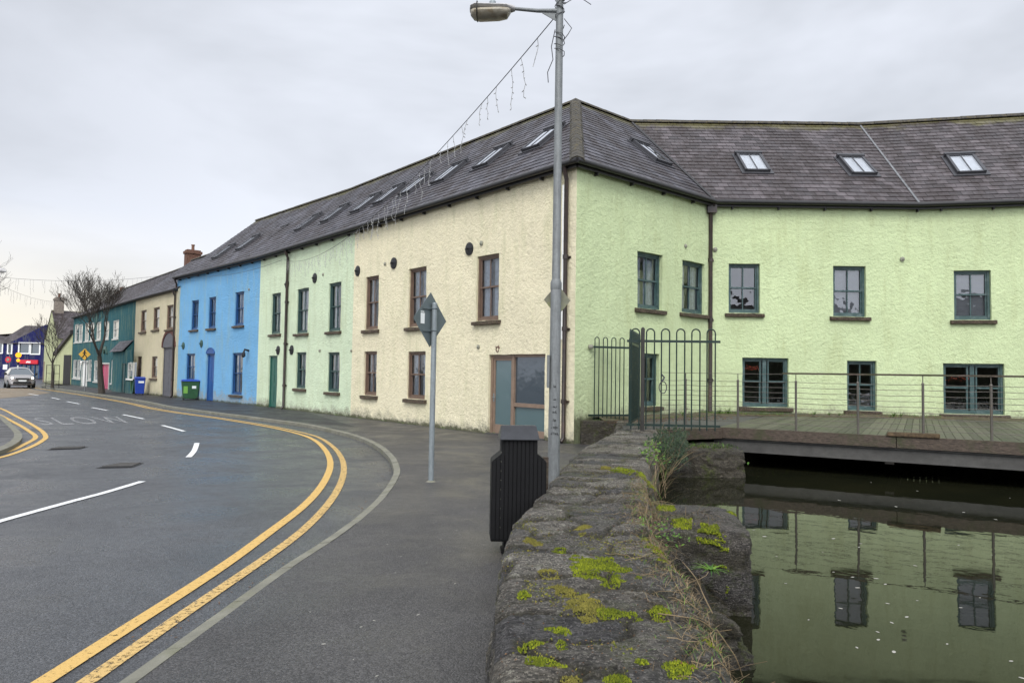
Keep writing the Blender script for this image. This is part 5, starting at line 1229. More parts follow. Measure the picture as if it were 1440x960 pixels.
q = MB(); A_ = cc - ax * .20 + nn * .004 + Vector((0, 0, .02)); q.hexa([A_ + ax * a - nn * .001 * 0 + nn * n_ + Vector((0, 0, z)) for z in (-.09, .07) for a, n_ in ((-.04, 0), (.055, 0), (.055, .002), (-.04, .002))]); q.hexa([A_ + ax * a + nn * n_ + Vector((0, 0, z)) for z in (.083, .097) for a, n_ in ((-.04, 0), (.04, 0), (.04, .002), (-.04, .002))]); q.build('sticker', M['sticker'], pl)

# ------------------------------------------------------------------ litter bin
bx_, by_ = at_y(727, 740, 6.72).x, 6.72
lb = thing('litter_bin', 'black slatted litter bin with a pitched lid, in front of the lamp post', 'litter bin', (0, 0, 0))
q = MB()
w1, w2, d1, d2 = .160, .252, .17, .17
def prism_y(mb, prof, y0, y1):
    a = [mb.V((x, y0, z)) for x, z in prof]; b = [mb.V((x, y1, z)) for x, z in prof]; n = len(prof); mb.F(a); mb.F(b[::-1])
    for k in range(n): mb.F([a[k], b[k], b[(k + 1) % n], a[(k + 1) % n]])
prism_y(q, [(-w2, .12), (w2, .12), (w2, .845), (w1, .92), (w1, 1.05), (-w1, 1.05), (-w1, .92), (-w2, .845)], -d1 + .014, d1 - .014)
body = q.build('body', M['binblack'], lb, bevel=.006)
q = MB(); n = 13
for k in range(n):
    x0_ = -w2 + .006 + (2 * w2 - .012) * k / n; x1_ = x0_ + (2 * w2 - .012) / n - .006; xm = (x0_ + x1_) / 2; zt = 1.045 if abs(xm) < w1 - .01 else .83 + (.075 * (w2 - abs(xm)) / (w2 - w1))
    for yy in (-1, 1): q.box(x0_, x1_, min(yy * (d1 - .014), yy * d1), max(yy * (d1 - .014), yy * d1), .14, zt)
q.build('slats', M['binblack'], lb, bevel=.0025)
q = MB(); q.hexa([(-w1 - .022, -d2 - .035, 1.045), (w1 + .022, -d2 - .035, 1.045), (w1 + .022, d2 + .035, 1.045), (-w1 - .022, d2 + .035, 1.045), (-w1 - .005, -.03, 1.165), (w1 + .005, -.03, 1.165), (w1 + .005, .03, 1.165), (-w1 - .005, .03, 1.165)]); q.build('lid', M['binlid'], lb, bevel=.005)
for sx in (-1, 1):
    q = MB(); q.box(sx * w1 - .006, sx * w1 + .006, -.11, .11, .925, 1.04); q.build('slot', M['dark'], lb)
q = MB(); q.box(-.13, .13, -.10, .10, .02, .125); q.box(-.15, .15, -.12, .12, .0, .025); q.build('foot', M['binblack'], lb, bevel=.008)
q = MB()
for k in range(9): z = .25 + k * .085; q.box(-w1 - .010, -w1 - .005, -d1 - .003, -d1 - .0005, z, z + .004)
q.build('rivets', M['vent'], lb)
lb.location = (bx_, by_, 0); lb.rotation_euler.z = R(4)
q = MB(); q.box(.0, .055, -.03, .03, 0, .80); o = q.build('timber_post', M['wood'], bevel=.004); o.location = (.335, 7.35, 0); o.rotation_euler.z = .3; tag(o, 'short weathered timber post between the litter bin and lamp post', 'post')
# ------------------------------------------------------------------ wheelie bins
def wheelie(label, wd, dp, ht, bm_, lm_, loc, rz, wheels=2, stk=()):
    t_ = thing('wheelie_bin', label, 'wheelie bin', (0, 0, 0), 'wheelie bins along the terrace')
    q = MB(); k = .8; a, b, c, d = wd / 2, dp / 2, wd / 2 * k, dp / 2 * k
    q.hexa([(-c, -d, .07), (c, -d, .07), (c, d, .07), (-c, d, .07), (-a, -b, ht), (a, -b, ht), (a, b, ht), (-a, b, ht)]); q.box(-a - .02, a + .02, -b - .02, b + .02, ht - .05, ht - .005); q.build('body', M[bm_], t_, bevel=.02)
    q = MB(); q.hexa([(-a - .03, -b - .035, ht), (a + .03, -b - .035, ht), (a + .03, b + .03, ht), (-a - .03, b + .03, ht), (-a * .9, -b * .8, ht + .06), (a * .9, -b * .8, ht + .06), (a * .95, b * .95, ht + .09), (-a * .95, b * .95, ht + .09)]); q.tube([(-a, b + .05, ht - .02), (a, b + .05, ht - .02)], .018, 8); q.build('lid', M[lm_], t_, bevel=.015)
    for sx in (-1, 1):
        for sy in ((-1, 1) if wheels == 4 else (1,)):
            q = MB(); q.lathe((sx * c * .9, sy * d * .9, .08), [(.03, -.03), (.08, -.025), (.08, .025), (.03, .03)], 14, 'x'); q.build('wheel', M['tyre'], t_, smooth=True)
    for (x0, x1, z0, z1, m_) in stk:
        q = MB(); zz = lambda z: -(d + (b - d) * (z - .07) / (ht - .07)) - .006
        q.hexa([(x0, zz(z0), z0), (x1, zz(z0), z0), (x1, zz(z0) + .004, z0), (x0, zz(z0) + .004, z0), (x0, zz(z1), z1), (x1, zz(z1), z1), (x1, zz(z1) + .004, z1), (x0, zz(z1) + .004, z1)]); q.build('sticker', M[m_], t_)
    t_.location = loc; t_.rotation_euler.z = rz; return t_
p_ = gnd(267, 562); wheelie('large green wheelie bin with a blue lid against the sky blue house', .86, .68, .98, 'bingreen', 'binblue', (p_.x, p_.y, 0), R(28), 4, ((-.34, -.14, .35, .72, 'stickerg'), (.06, .26, .6, .74, 'sticker')))
p_ = gnd(196, 555); wheelie('all blue wheelie bin by the cream gateway house', .56, .62, 1.0, 'binblue', 'binblue', (p_.x, p_.y, 0), R(32), 2, ((-.1, .2, .72, .84, 'sticker'),))
p_ = gnd(185.5, 553.5); wheelie('dark green wheelie bin half hidden behind the blue one', .56, .62, 1.0, 'bingreen', 'bingreen', (p_.x, p_.y + .3, 0), R(35), 2, ())
# ------------------------------------------------------------------ moss, plants, litter
def jit(a): return rnd.uniform(-a, a)
def blade(mb, p, d, L, w_, droop=.3, seg=3):
    d = Vector(d).normalized(); side = d.cross(Vector((0, 0, 1))); 
    if side.length < .05: side = Vector((1, 0, 0))
    side.normalize(); pr = None; q = Vector(p)
    for k in range(seg + 1):
        t_ = k / seg; ww = w_ * (1 - t_) * .5 + .0003
        cu = (mb.V(q - side * ww), mb.V(q + side * ww))
        if pr: mb.F([pr[0], pr[1], cu[1], cu[0]])
        pr = cu; q = q + d * (L / seg); d = (d + Vector((0, 0, -droop / seg))).normalized()
def leafq(mb, p, nrm, a, L, w_):
    nrm = Vector(nrm).normalized(); x = nrm.orthogonal().normalized(); y = nrm.cross(x); ux = x * math.cos(a) + y * math.sin(a); uy = nrm.cross(ux)
    c = mb.V(Vector(p) - ux * L / 2); e = mb.V(Vector(p) + ux * L / 2 - nrm * L * .1); l = mb.V(Vector(p) + uy * w_ / 2 + nrm * L * .08); r_ = mb.V(Vector(p) - uy * w_ / 2 + nrm * L * .08); mb.F([c, r_, e]); mb.F([c, e, l])
def tuft(mb, p, r_, h):
    n = 4; c = mb.V(Vector(p) + Vector((jit(r_ * .3), jit(r_ * .3), h))); a0 = rnd.uniform(0, 6)
    ring = [mb.V(Vector(p) + Vector((r_ * math.cos(a0 + k * 6.283 / n) * rnd.uniform(.7, 1.2), r_ * math.sin(a0 + k * 6.283 / n) * rnd.uniform(.7, 1.2), -h * .3))) for k in range(n)]
    for k in range(n): mb.F([c, ring[k], ring[(k + 1) % n]])
def moss_patch(u, v, ru, rv, m, dens=1.0, zf=wall_top, z=TOPZ, seed=0, thick=.012):
    c = gnd(u, v, z); ex = gnd(u + ru, v, z) - c; ey = gnd(u, v - rv, z) - c; ax, ay = ex.length, ey.length; mb = MB()
    n = int(ax * ay * 4 / (.0050 ** 2) * dens); n = min(n, 14000)
    for k in range(n):
        x, y = jit(1), jit(1); rr = math.hypot(x, y)
        p_ = c + Vector((x * ax, y * ay, 0))
        f = noise.fractal(Vector((p_.x * 9, p_.y * 9, seed)), .8, 2.1, 4) * .7 + 1.0 - rr * 1.1
        if f < .30: continue
        e = min(1, (f - .30) * 2.0)
        mb_z = zf(p_.x, p_.y); tuft(mb, (p_.x, p_.y, mb_z + thick * e * rnd.uniform(.3, 1)), rnd.uniform(.003, .0058), rnd.uniform(.003, .010))
    return mb
MP = [(843, 806, 52, 24, 'moss'), (800, 838, 26, 14, 'moss_y'), (822, 862, 40, 22, 'moss_y'), (868, 868, 40, 9, 'moss'), (787, 889, 32, 9, 'moss'), (742, 908, 22, 7, 'moss'), (788, 912, 16, 8, 'moss'), (770, 935, 32, 10, 'moss'), (818, 746, 16, 8, 'moss_y'), (750, 767, 22, 7, 'moss_y'), (785, 778, 14, 5, 'moss'), (920, 775, 14, 16, 'moss'), (925, 863, 22, 10, 'moss'), (955, 948, 26, 16, 'moss'), (900, 935, 12, 6, 'moss'), (870, 960, 30, 9, 'moss'), (880, 664, 22, 4, 'moss'), (850, 660, 10, 3, 'moss_y'), (905, 672, 8, 8, 'moss'), (800, 958, 26, 8, 'moss_y'), (1000, 905, 16, 8, 'moss'), (770, 815, 20, 5, 'moss_y'), (735, 840, 14, 4, 'moss')]
mos = MB(); mosy = MB()
def merge(a, b):
    o_ = len(a.v); a.v += b.v; a.f += [tuple(i + o_ for i in f_) for f_ in b.f]; a.mi += b.mi
for k, (u, v, ru, rv, m_) in enumerate(MP): merge(mos if m_ == 'moss' else mosy, moss_patch(u, v, ru, rv, m_, 1.0 if ru > 20 else .8, seed=k * 3.1))
# thin moss along the cracks
for k in range(12000):
    y = rnd.uniform(2.3, 9.5); L_, R_2 = lerp_tab(LE, y), lerp_tab(RE, y); x = L_ + (R_2 - L_) * rnd.random()
    z_ = wall_top(x, y)
    if noise.fractal(Vector((x * 2.2, y * 2.2, 11)), .9, 2.1, 4) + JOINT[0] * .5 < .36: continue
    tuft(mos if rnd.random() < .25 else mosy, (x, y, z_ + .001), rnd.uniform(.003, .007), rnd.uniform(.003, .007))
tag(mos.build('moss', M['moss'], loc=(.5, 4, .55), recalc=False), kind='stuff'); tag(mosy.build('moss', M['moss_y'], loc=(.5, 4, .55), recalc=False), kind='stuff')
# moss cushions on the rocks
deps = bpy.context.evaluated_depsgraph_get(); bpy.context.view_layer.update(); deps.update()
def drop(x, y, z=3.0):
    h, loc, nr, *_ = sc.ray_cast(deps, Vector((x, y, z)), Vector((0, 0, -1))); return (loc, nr) if h and loc.z > WZ + .02 else (None, None)
mc = MB()
for (u, v, zz, rx, ry, th) in ((1002, 745, .42, .14, .20, .035), (938, 722, .42, .09, .12, .02), (1028, 722, .4, .05, .07, .012), (960, 740, .4, .1, .1, .02), (1045, 850, .0, .1, .2, .01)):
    c = gnd(u, v, zz)
    for k in range(int(4600 * (rx * ry) / .028)):
        x, y = jit(1), jit(1); rr = math.hypot(x, y); f = noise.fractal(Vector((x * 2, y * 2, u)), .8, 2, 3) * .5 + 1 - rr
        if f < .15: continue
        l_, nr = drop(c.x + x * rx, c.y + y * ry)
        if l_ is None: continue
        e = min(1, f * 1.6); tuft(mc, l_ + nr * (th * e * rnd.uniform(.2, 1)), rnd.uniform(.0045, .008), rnd.uniform(.006, .016))
tag(mc.build('moss', M['moss'], loc=(1.7, 6, .4), recalc=False), kind='stuff')
# dead leaves, twigs and grasses along the canal edge of the wall
dl = MB(); dt = MB(); gr = MB(); iv = MB()
for k in range(5200):   # leaf crumbs and grit caught in the joints of the wall top
    y = rnd.uniform(2.3, 9); L_, R_2 = lerp_tab(LE, y), lerp_tab(RE, y); x = L_ + (R_2 - L_) * rnd.random() ** .8; z_ = wall_top(x, y)
    if JOINT[0] < .12 and rnd.random() < .72: continue
    leafq(dl, (x, y, z_ + .003), (jit(.5), jit(.5), 1), rnd.uniform(0, 6), rnd.uniform(.004, .013), rnd.uniform(.003, .008))
for k in range(2600):
    y = 2.4 + 5.2 * rnd.random() ** 1.2; R_2 = lerp_tab(RE, y); x = R_2 - abs(rnd.gauss(0, .13)) + rnd.random() * .12
    l_, nr = drop(x, y)
    if l_ is None: continue
    leafq(dl, l_ + nr * .006, nr + Vector((jit(.6), jit(.6), 0)), rnd.uniform(0, 6), rnd.uniform(.008, .024), rnd.uniform(.005, .012))
for k in range(200):
    y = 2.6 + 4.8 * rnd.random(); R_2 = lerp_tab(RE, y); x = R_2 - abs(rnd.gauss(0, .14)) + .1; l_, nr = drop(x, y)
    if l_ is None: continue
    a_ = rnd.uniform(0, 6.28); pts = [l_ + Vector((0, 0, .006))]
    for m_ in range(5):
        a_ += jit(.5); q_ = pts[-1] + Vector((math.cos(a_), math.sin(a_), 0)) * rnd.uniform(.02, .055); l2, n2 = drop(q_.x, q_.y); pts.append(Vector((q_.x, q_.y, (l2.z if l2 is not None and l2.z > .2 else q_.z) + .008 + rnd.random() * .012)))
    dt.tube(pts, [rnd.uniform(.0008, .002)] * len(pts), 4)
for k in range(4200):
    y = 2.6 + 5.0 * rnd.random(); R_2 = lerp_tab(RE, y); x = R_2 - abs(rnd.gauss(0, .13)) + rnd.random() * .2; l_, nr = drop(x, y)
    if l_ is None: continue
    blade(dt if rnd.random() < .75 else gr, l_ + Vector((0, 0, .002)), (jit(1), jit(1), rnd.uniform(.1, .9)), rnd.uniform(.02, .10), rnd.uniform(.0015, .004), 1.2, 3)
# long bleached stems hanging over the edge
for (pts) in ([(1008, 885, .52), (1022, 905, .45), (1035, 925, .38), (1044, 950, .28)], [(960, 790, .57), (978, 812, .56), (990, 838, .52), (1002, 862, .46)], [(940, 800, .57), (958, 835, .57), (975, 852, .56), (986, 860, .55)], [(925, 862, .58), (955, 866, .57), (985, 872, .55), (1004, 886, .5)]):
    P3 = [gnd(u, v, z) for u, v, z in pts]; dt.tube(spline(P3, 4), .0028, 5)
for k in range(190):   # tall dry grass at the far right edge of the wall
    y = rnd.uniform(8.2, 13.4) if k % 2 else rnd.uniform(7.2, 10); x = lerp_tab(RE, y) + rnd.uniform(-.04, .22); z = rnd.uniform(.15, .5)
    blade(dt if k % 5 else gr, (x, y, z), (jit(.8) + .25, jit(.6), .9), rnd.uniform(.15, .5), .005, rnd.uniform(.4, 1.8), 5)
for k in range(700):
    y = rnd.uniform(4.4, 6.3); x = rnd.uniform(1.0, 1.75) if y > 5.2 else rnd.uniform(.95, 1.3); l_, nr = drop(x, y)
    if l_ is None: continue
    blade(dt, l_, (jit(1), jit(1) - .3, .55), rnd.uniform(.05, .2), .0045, 1.3, 4)
for k in range(260):
    y = rnd.uniform(11.6, 14.2); x = lerp_tab(RE, y) + rnd.uniform(-.05, .5); z = rnd.uniform(.1, .62)
    for m_ in range(6): leafq(iv, (x + jit(.09), y + jit(.09), z + jit(.08)), (jit(1), -1, .6), rnd.uniform(0, 6), rnd.uniform(.03, .06), rnd.uniform(.025, .045))
for k in range(26):
    y = rnd.uniform(10.8, 14.0); x = lerp_tab(RE, y) + rnd.uniform(0, .3); pts = [Vector((x, y, .1))]
    d_ = Vector((jit(.8) + .3, jit(.4), 1))
    for m_ in range(6): d_ = (d_ + Vector((jit(.4), jit(.4), -.12))).normalized(); pts.append(pts[-1] + d_ * .12)
    dt.tube(pts, [.004, .004, .0035, .003, .0025, .002, .0015], 4)
for (u, v, n_, s_) in ((913, 640, 70, .05), (916, 628, 50, .05), (925, 652, 40, .05), (1045, 660, 1, .05), (935, 765, 40, .03), (918, 745, 40, .03)):
    c = gnd(u, v, TOPZ)
    for k in range(n_): leafq(gr, c + Vector((jit(.12), jit(.22), rnd.uniform(0, .09))), (jit(1), jit(1) - .3, 1), rnd.uniform(0, 6), s_ * rnd.uniform(.6, 1.2), s_ * .5)
tag(dl.build('dead_leaves', M['dead'], loc=(1, 4, .5), recalc=False), kind='stuff'); tag(dt.build('dry_grass', M['dry'], loc=(1, 4, .5), recalc=False), kind='stuff')
tag(gr.build('weeds', M['leafg'], loc=(1.5, 8, .5), recalc=False), kind='stuff'); tag(iv.build('ivy', M['ivy'], loc=(2.8, 12, .4), recalc=False), kind='stuff')
# fern-like rosette on the lower rock
def rosette(name, label, c, n, L, w_, m='leafg', up=.45, cat='plant', group=None, droop=1.1):
    mb = MB()
    for k in range(n):
        a_ = k * 2.4 + jit(.3); blade(mb, c, (math.cos(a_), math.sin(a_), up + rnd.random() * .5), L * rnd.uniform(.6, 1.1), w_, droop, 6)
    return tag(mb.build(name, M[m], loc=tuple(c), recalc=False), label, cat, group)
c = gnd(1000, 803, .16); l_, nr = drop(c.x, c.y); c = l_ if l_ is not None else c
rosette('fern', 'bright green strap leaved plant growing on the lower rock by the water', c, 22, .20, .022, up=.35)
# weeds at the foot of the building
for k, (u, v, L) in enumerate(((1012, 576, .25), (1024, 577, .3), (1145, 580, .16), (1257, 584, .22), (1267, 585, .2), (1166, 581, .12), (850, 578, .15), (960, 572, .2), (1180, 582, .1), (1440, 590, .2))):
    P3 = at_y(u, v, 20.3 if u > 990 else 19.0); P3.z = DZ + .05
    rosette('weed', ['grassy weed at the foot of the lime wall beside the inner downpipe', 'taller grassy weed at the foot of the lime wall right of the downpipe', 'weed under the first gap between the low windows', 'leafy weed growing left of the widest railing bay', 'leafy weed growing beside its twin near the right low window', 'tiny weed left of the narrow low window', 'small weed by the left green railings', 'weed at the corner behind the right green railing', 'smallest weed beneath the narrow low window', 'weed under the right low window'][k], P3, 16, L, .018, up=1.3, group='weeds along the lime wall', droop=.7)
# grass and moss growing on the planted strip, and along the terrace foot
gs = MB()
for k in range(1500):
    s_ = rnd.uniform(0, 8.5) if rnd.random() < .5 else rnd.uniform(-.6, 2.0); Fk = FL[4]
    f = noise.noise(Vector((s_ * 1.4, 3, 1)))
    if f < -.05 and s_ > 1.5: continue
    p_ = Fk.p(s_, rnd.uniform(.05, .5), DZ + .05); blade(gs, p_, (jit(.6), jit(.6), 1), rnd.uniform(.03, .11), .009, .7, 3)
for k in range(500):
    p_ = Vector((rnd.uniform(2.0, 5.5), 0, 0)); p_.y = 17.6 + (p_.x - 2.0) * .78 - rnd.random() * .7; p_.z = DZ; blade(gs, p_, (jit(.8), jit(.8), 1), rnd.uniform(.03, .09), .01, .7, 3)
for k in range(420):
    p_ = Vector((rnd.uniform(3.0, 4.5), rnd.uniform(13.8, 14.6), .27)); blade(gs, p_, (jit(.8), jit(.8) - .4, 1), rnd.uniform(.03, .10), .012, 1.2, 3)
for (Fk, a, b, n_) in ((FC[2], 0, FC[2].L, 260), (FM[1], 0, FM[1].L, 120)):
    for k in range(n_):
        s_ = rnd.uniform(a, b)
        if noise.noise(Vector((s_ * .9, 7, 1))) < .0: continue
        p_ = Fk.p(s_, rnd.uniform(.0, .07), 0); blade(gs, p_, (jit(.6), jit(.6), 1), rnd.uniform(.02, .09), .01, .7, 3)
tag(gs.build('grass', M['leafg'], loc=(8, 20, .5), recalc=False), kind='stuff')
dd_ = MB()
for k in range(900):
    x = rnd.uniform(2.2, 6.0); y = 17.2 + (x - 2.2) * .7 - rnd.random() * 1.2; leafq(dd_, (x, y, DZ + .012), (jit(.4), jit(.4), 1), rnd.uniform(0, 6), rnd.uniform(.02, .05), rnd.uniform(.015, .03))
for k in range(500): leafq(dd_, FL[4].p(rnd.uniform(0, 8), rnd.uniform(.1, .8), DZ + .05), (jit(.4), jit(.4), 1), rnd.uniform(0, 6), rnd.uniform(.02, .04), .02)
for k in range(500):   # grit and leaf crumbs in the gutter of the road
    i_ = rnd.randrange(30, 230); 
    if i_ >= len(KS): continue
    q_ = KS[i_]; leafq(dd_, (q_.x - rnd.random() ** 2 * .5, q_.y + jit(.1), -.093), (jit(.4), jit(.4), 1), rnd.uniform(0, 6), rnd.uniform(.008, .03), rnd.uniform(.006, .018))
tag(dd_.build('dead_leaves', M['dead'], loc=(4, 18, .5), recalc=False), kind='stuff')
# individual pale leaves: on the water and on the pavement
def bit(name, label, group, p, s_):
    mb = MB(); n = 7; a0 = rnd.uniform(0, 6); c_ = mb.V((p.x, p.y, p.z + .003)); ring = [mb.V((p.x + s_ * math.cos(a0) * math.cos(k * 6.283 / n) * rnd.uniform(.8, 1.1) - s_ * .5 * math.sin(a0) * math.sin(k * 6.283 / n), p.y + s_ * math.sin(a0) * math.cos(k * 6.283 / n) + s_ * .5 * math.cos(a0) * math.sin(k * 6.283 / n), p.z + .0015)) for k in range(n)]
    for k in range(n): mb.F([c_, ring[k], ring[(k + 1) % n]])
    tag(mb.build(name, M['leaf_pale'], loc=tuple(p), recalc=False), label, 'leaf', group)
WL = [(1182, 855), (1290, 844), (1232, 813), (1245, 821), (1248, 848), (1257, 916), (1137, 871), (1254, 875), (1206, 826), (1208, 769), (1210, 764), (1157, 776), (1092, 782), (1075, 754), (1172, 757), (1348, 766), (1332, 905), (1422, 929), (1438, 953), (1378, 840), (1351, 854), (1395, 780), (1205, 910), (1235, 899), (1234, 888), (1275, 867), (1287, 795), (1172, 804), (1199, 811), (1225, 678), (1290, 690), (1355, 720), (1400, 730), (1180, 703), (1260, 712), (1420, 700), (1060, 745), (1105, 820)]
for u, v in WL: bit('floating_leaf', 'small pale leaf floating on the dark canal water', 'pale leaves on the water', gnd(u, v, WZ), rnd.uniform(.010, .028) * (1 if v > 760 else 1.3))
PL = [(436, 860), (526, 872), (556, 805), (564, 782), (497, 927), (508, 881), (489, 767), (600, 791), (686, 928), (588, 864), (620, 758), (642, 745), (655, 770), (680, 766), (545, 765), (700, 648), (455, 905), (640, 820), (575, 700), (530, 950), (668, 714), (610, 735)]
for u, v in PL: bit('fallen_leaf', 'tiny pale leaf scrap lying on the pavement', 'pale leaf scraps on the pavement', gnd(u, v, .0), rnd.uniform(.006, .016))

# ------------------------------------------------------------------ trees
def tree(name, label, base, H, spread, seed, r0=.16, depth=6, lean=(.0, .0), fork=.35, guard=False, droop=0.0, group=None, nb=3, rmin=.004):
    rr = random.Random(seed); t_ = thing(name, label, 'tree', tuple(base), group); tk, br_, tw = MB(), MB(), MB(); cnt = [0]
    def grow(p, d, L, r_, lvl):
        n = 4 if lvl < 2 else 3; pts = [p]; dd = d.copy(); rad = [r_]
        for k in range(n):
            dd = (dd + Vector((rr.uniform(-1, 1), rr.uniform(-1, 1), rr.uniform(-.4, .7))) * (.10 + .05 * lvl)).normalized(); pts.append(pts[-1] + dd * (L / n)); rad.append(r_ * (1 - .42 * (k + 1) / n))
        rad = [max(x_, rmin) for x_ in rad]; (tk if lvl == 0 else br_ if lvl < 4 else tw).tube(pts, rad, 8 if lvl < 2 else (5 if lvl < 4 else 3), caps=False)
        if lvl >= depth: return
        kids = nb if lvl < 4 else 3
        for k in range(kids):
            at = pts[-1] if k == 0 or lvl == 0 else pts[rr.randint(max(1, n - 2), n)]
            az = rr.uniform(0, 6.283); sp_ = (.32 + .14 * rr.random()) * spread if k or lvl == 0 else .16
            if lvl == 0: az = k * 6.283 / kids + rr.uniform(-.5, .5); sp_ = .55 * spread
            s1 = dd.orthogonal().normalized(); s2 = dd.cross(s1); nd = (dd + (s1 * math.cos(az) + s2 * math.sin(az)) * sp_ * 1.6 + Vector((0, 0, .10 - droop * lvl))).normalized()
            grow(at, nd, L * rr.uniform(.66, .9) if lvl else H * .24, rad[-1] * (.80 if k == 0 else .62), lvl + 1)
    d0_ = Vector((lean[0], lean[1], 1)).normalized(); grow(Vector(base), d0_, H * fork, r0, 0)
    tk.build('trunk', M['bark'], t_, smooth=True, recalc=False); br_.build('branches', M['bark'], t_, smooth=True, recalc=False); tw.build('twigs', M['bark'], t_, recalc=False)
    return t_
b_ = gnd(143, 553); tree('bare_tree', 'large bare street tree with a leaning trunk in front of the teal house', b_, 5.9, .54, 9, .21, 7, (-.10, 0), .40, nb=3, rmin=.007, droop=-.05, group='bare trees along the street')
b_ = gnd(73.5, 545.5); st_ = tree('bare_tree', 'small bare young tree inside a metal guard by the lemon gable house', b_, 5.4, .55, 11, .12, 5, (0, 0), .34, rmin=.009, group='bare trees along the street')
tg = thing('tree_guard', 'square metal guard round the small bare tree', 'tree guard', tuple(b_))
q = MB()
for sx in (-1, 1):
    for sy in (-1, 1): q.tube([(b_.x + sx * .3, b_.y + sy * .3, 0), (b_.x + sx * .3, b_.y + sy * .3, 1.75)], .022, 5)
for z in (.5, 1.1, 1.72):
    q.tube([(b_.x + a * .3, b_.y + b * .3, z) for a, b in ((-1, -1), (1, -1), (1, 1), (-1, 1))], .018, 5, closed=True)
q.build('guard_frame', M['gutter'], tg)
b_ = gnd(-100, 566); tree('bare_tree', 'bare tree at the left edge whose twigs reach into view', b_, 6.8, .9, 23, .15, 6, (.1, 0), .32, group='bare trees along the street')
# ------------------------------------------------------------------ street furniture far away
b_ = gnd(119, 549.5); c_ = at_y(119, 498, b_.y - .1)
ps = thing('warning_sign', 'yellow diamond pedestrian warning sign left of the large bare tree', 'sign', tuple(b_))
q = MB(); q.tube([b_, (b_.x, b_.y, c_.z + .4)], .035, 8); q.build('pole', M['galv'], ps)
q, nn = diamond(c_, .40, .40, (1, .1, 0), .006); sgp = q.build('sign_plate', M['yellowsign'], ps)
q, nn = diamond(c_ + nn * .004, .51, .51, (1, .1, 0), .005); 
q = MB(); ax = Vector((1, .1, 0)).normalized(); o_ = c_ + nn * .012
def fig(pts, r_): q.tube([o_ + ax * a + Vector((0, 0, b)) for a, b in pts], r_, 5)
q.lathe(o_ + Vector((0, 0, .25)), [(.03, -.05), (.055, 0), (.03, .05)], 8); fig([(0, .2), (-.01, .0)], .05); fig([(-.01, 0), (.12, -.14), (.16, -.27)], .03); fig([(-.01, 0), (-.08, -.15), (-.2, -.24)], .03); fig([(0, .17), (.12, .06)], .022); fig([(0, .17), (-.12, .07)], .022); q.build('walking_figure', M['blackink'], sgp)
# amber crossing beacons
b_ = gnd(24.3, 533.5); 
bc = thing('beacon', 'black and white crossing beacon with amber lamps in front of the navy shop', 'beacon', tuple(b_))
for k in range(6):
    q = MB(); q.tube([(b_.x, b_.y, k * .42), (b_.x, b_.y, k * .42 + .42)], .06, 8); q.build('pole_band', M['white' if k % 2 else 'blackink'], bc)
for z, r_ in ((2.95, .32), (2.05, .2)):
    q = MB(); q.lathe((b_.x, b_.y, at_y(24.5, 499 if z > 2.5 else 506.5, b_.y).z), [(.03, -r_), (r_ * .7, -r_ * .7), (r_, 0), (r_ * .7, r_ * .7), (.03, r_)], 12); q.build('globe', M['amber'], bc, smooth=True)
q = MB(); q.tube([(b_.x, b_.y, 2.5), (b_.x, b_.y, at_y(24.5, 499, b_.y).z - .2)], .05, 6); q.build('stem', M['blackink'], bc)
b_ = gnd(12, 535); ns = thing('road_sign', 'round red sign on a grey pole at the far left before the navy shop', 'sign', tuple(b_))
q = MB(); zc = at_y(10.5, 505.5, b_.y).z; q.tube([b_, (b_.x, b_.y, zc + 1.6)], .05, 6); q.build('pole', M['galv'], ns)
q = MB(); q.lathe((b_.x - .1, b_.y - .08, zc), [(.33, -.01), (.33, .01)], 16, 'y'); rp = q.build('sign_plate', M['redsign'], ns)
q = MB(); q.lathe((b_.x - .1, b_.y - .1, zc), [(.17, -.008), (.17, .0)], 14, 'y'); q.build('sign_face', M['vent'], rp)
q = MB(); zc2 = at_y(7, 516, b_.y).z; q.box(b_.x - .62, b_.x - .14, b_.y - .1, b_.y - .08, zc2 - .26, zc2 + .28); q.build('info_plate', M['sticker'], ns)
# left hand street lamp, its post stands outside the view
tipL = at_y(-30, 380, 26.0)
l2 = thing('street_lamp', 'distant street lamp whose head juts in at the left edge of the view', 'street lamp', (tipL.x - 1.2, 26, 0))
q = MB(); q.tube([(tipL.x - 1.2, 26, -.1), (tipL.x - 1.2, 26, tipL.z + .1)], [.09, .05], 12); q.build('column', M['galv'], l2, smooth=True)
q = MB(); q.tube([(tipL.x - 1.2, 26, tipL.z - .0), (tipL.x + .45, 26, tipL.z + .03)], .025, 8); q.build('arm', M['galv'], l2)
q = MB(); q.tube([(tipL.x + .4, 26, tipL.z + .02), (tipL.x + .6, 26, tipL.z + .03), (tipL.x + .9, 26, tipL.z - .0), (tipL.x + 1.02, 26, tipL.z - .03)], [.04, .1, .09, .02], 10); q.build('lamp_hood', M['lamphood'], l2, smooth=True)
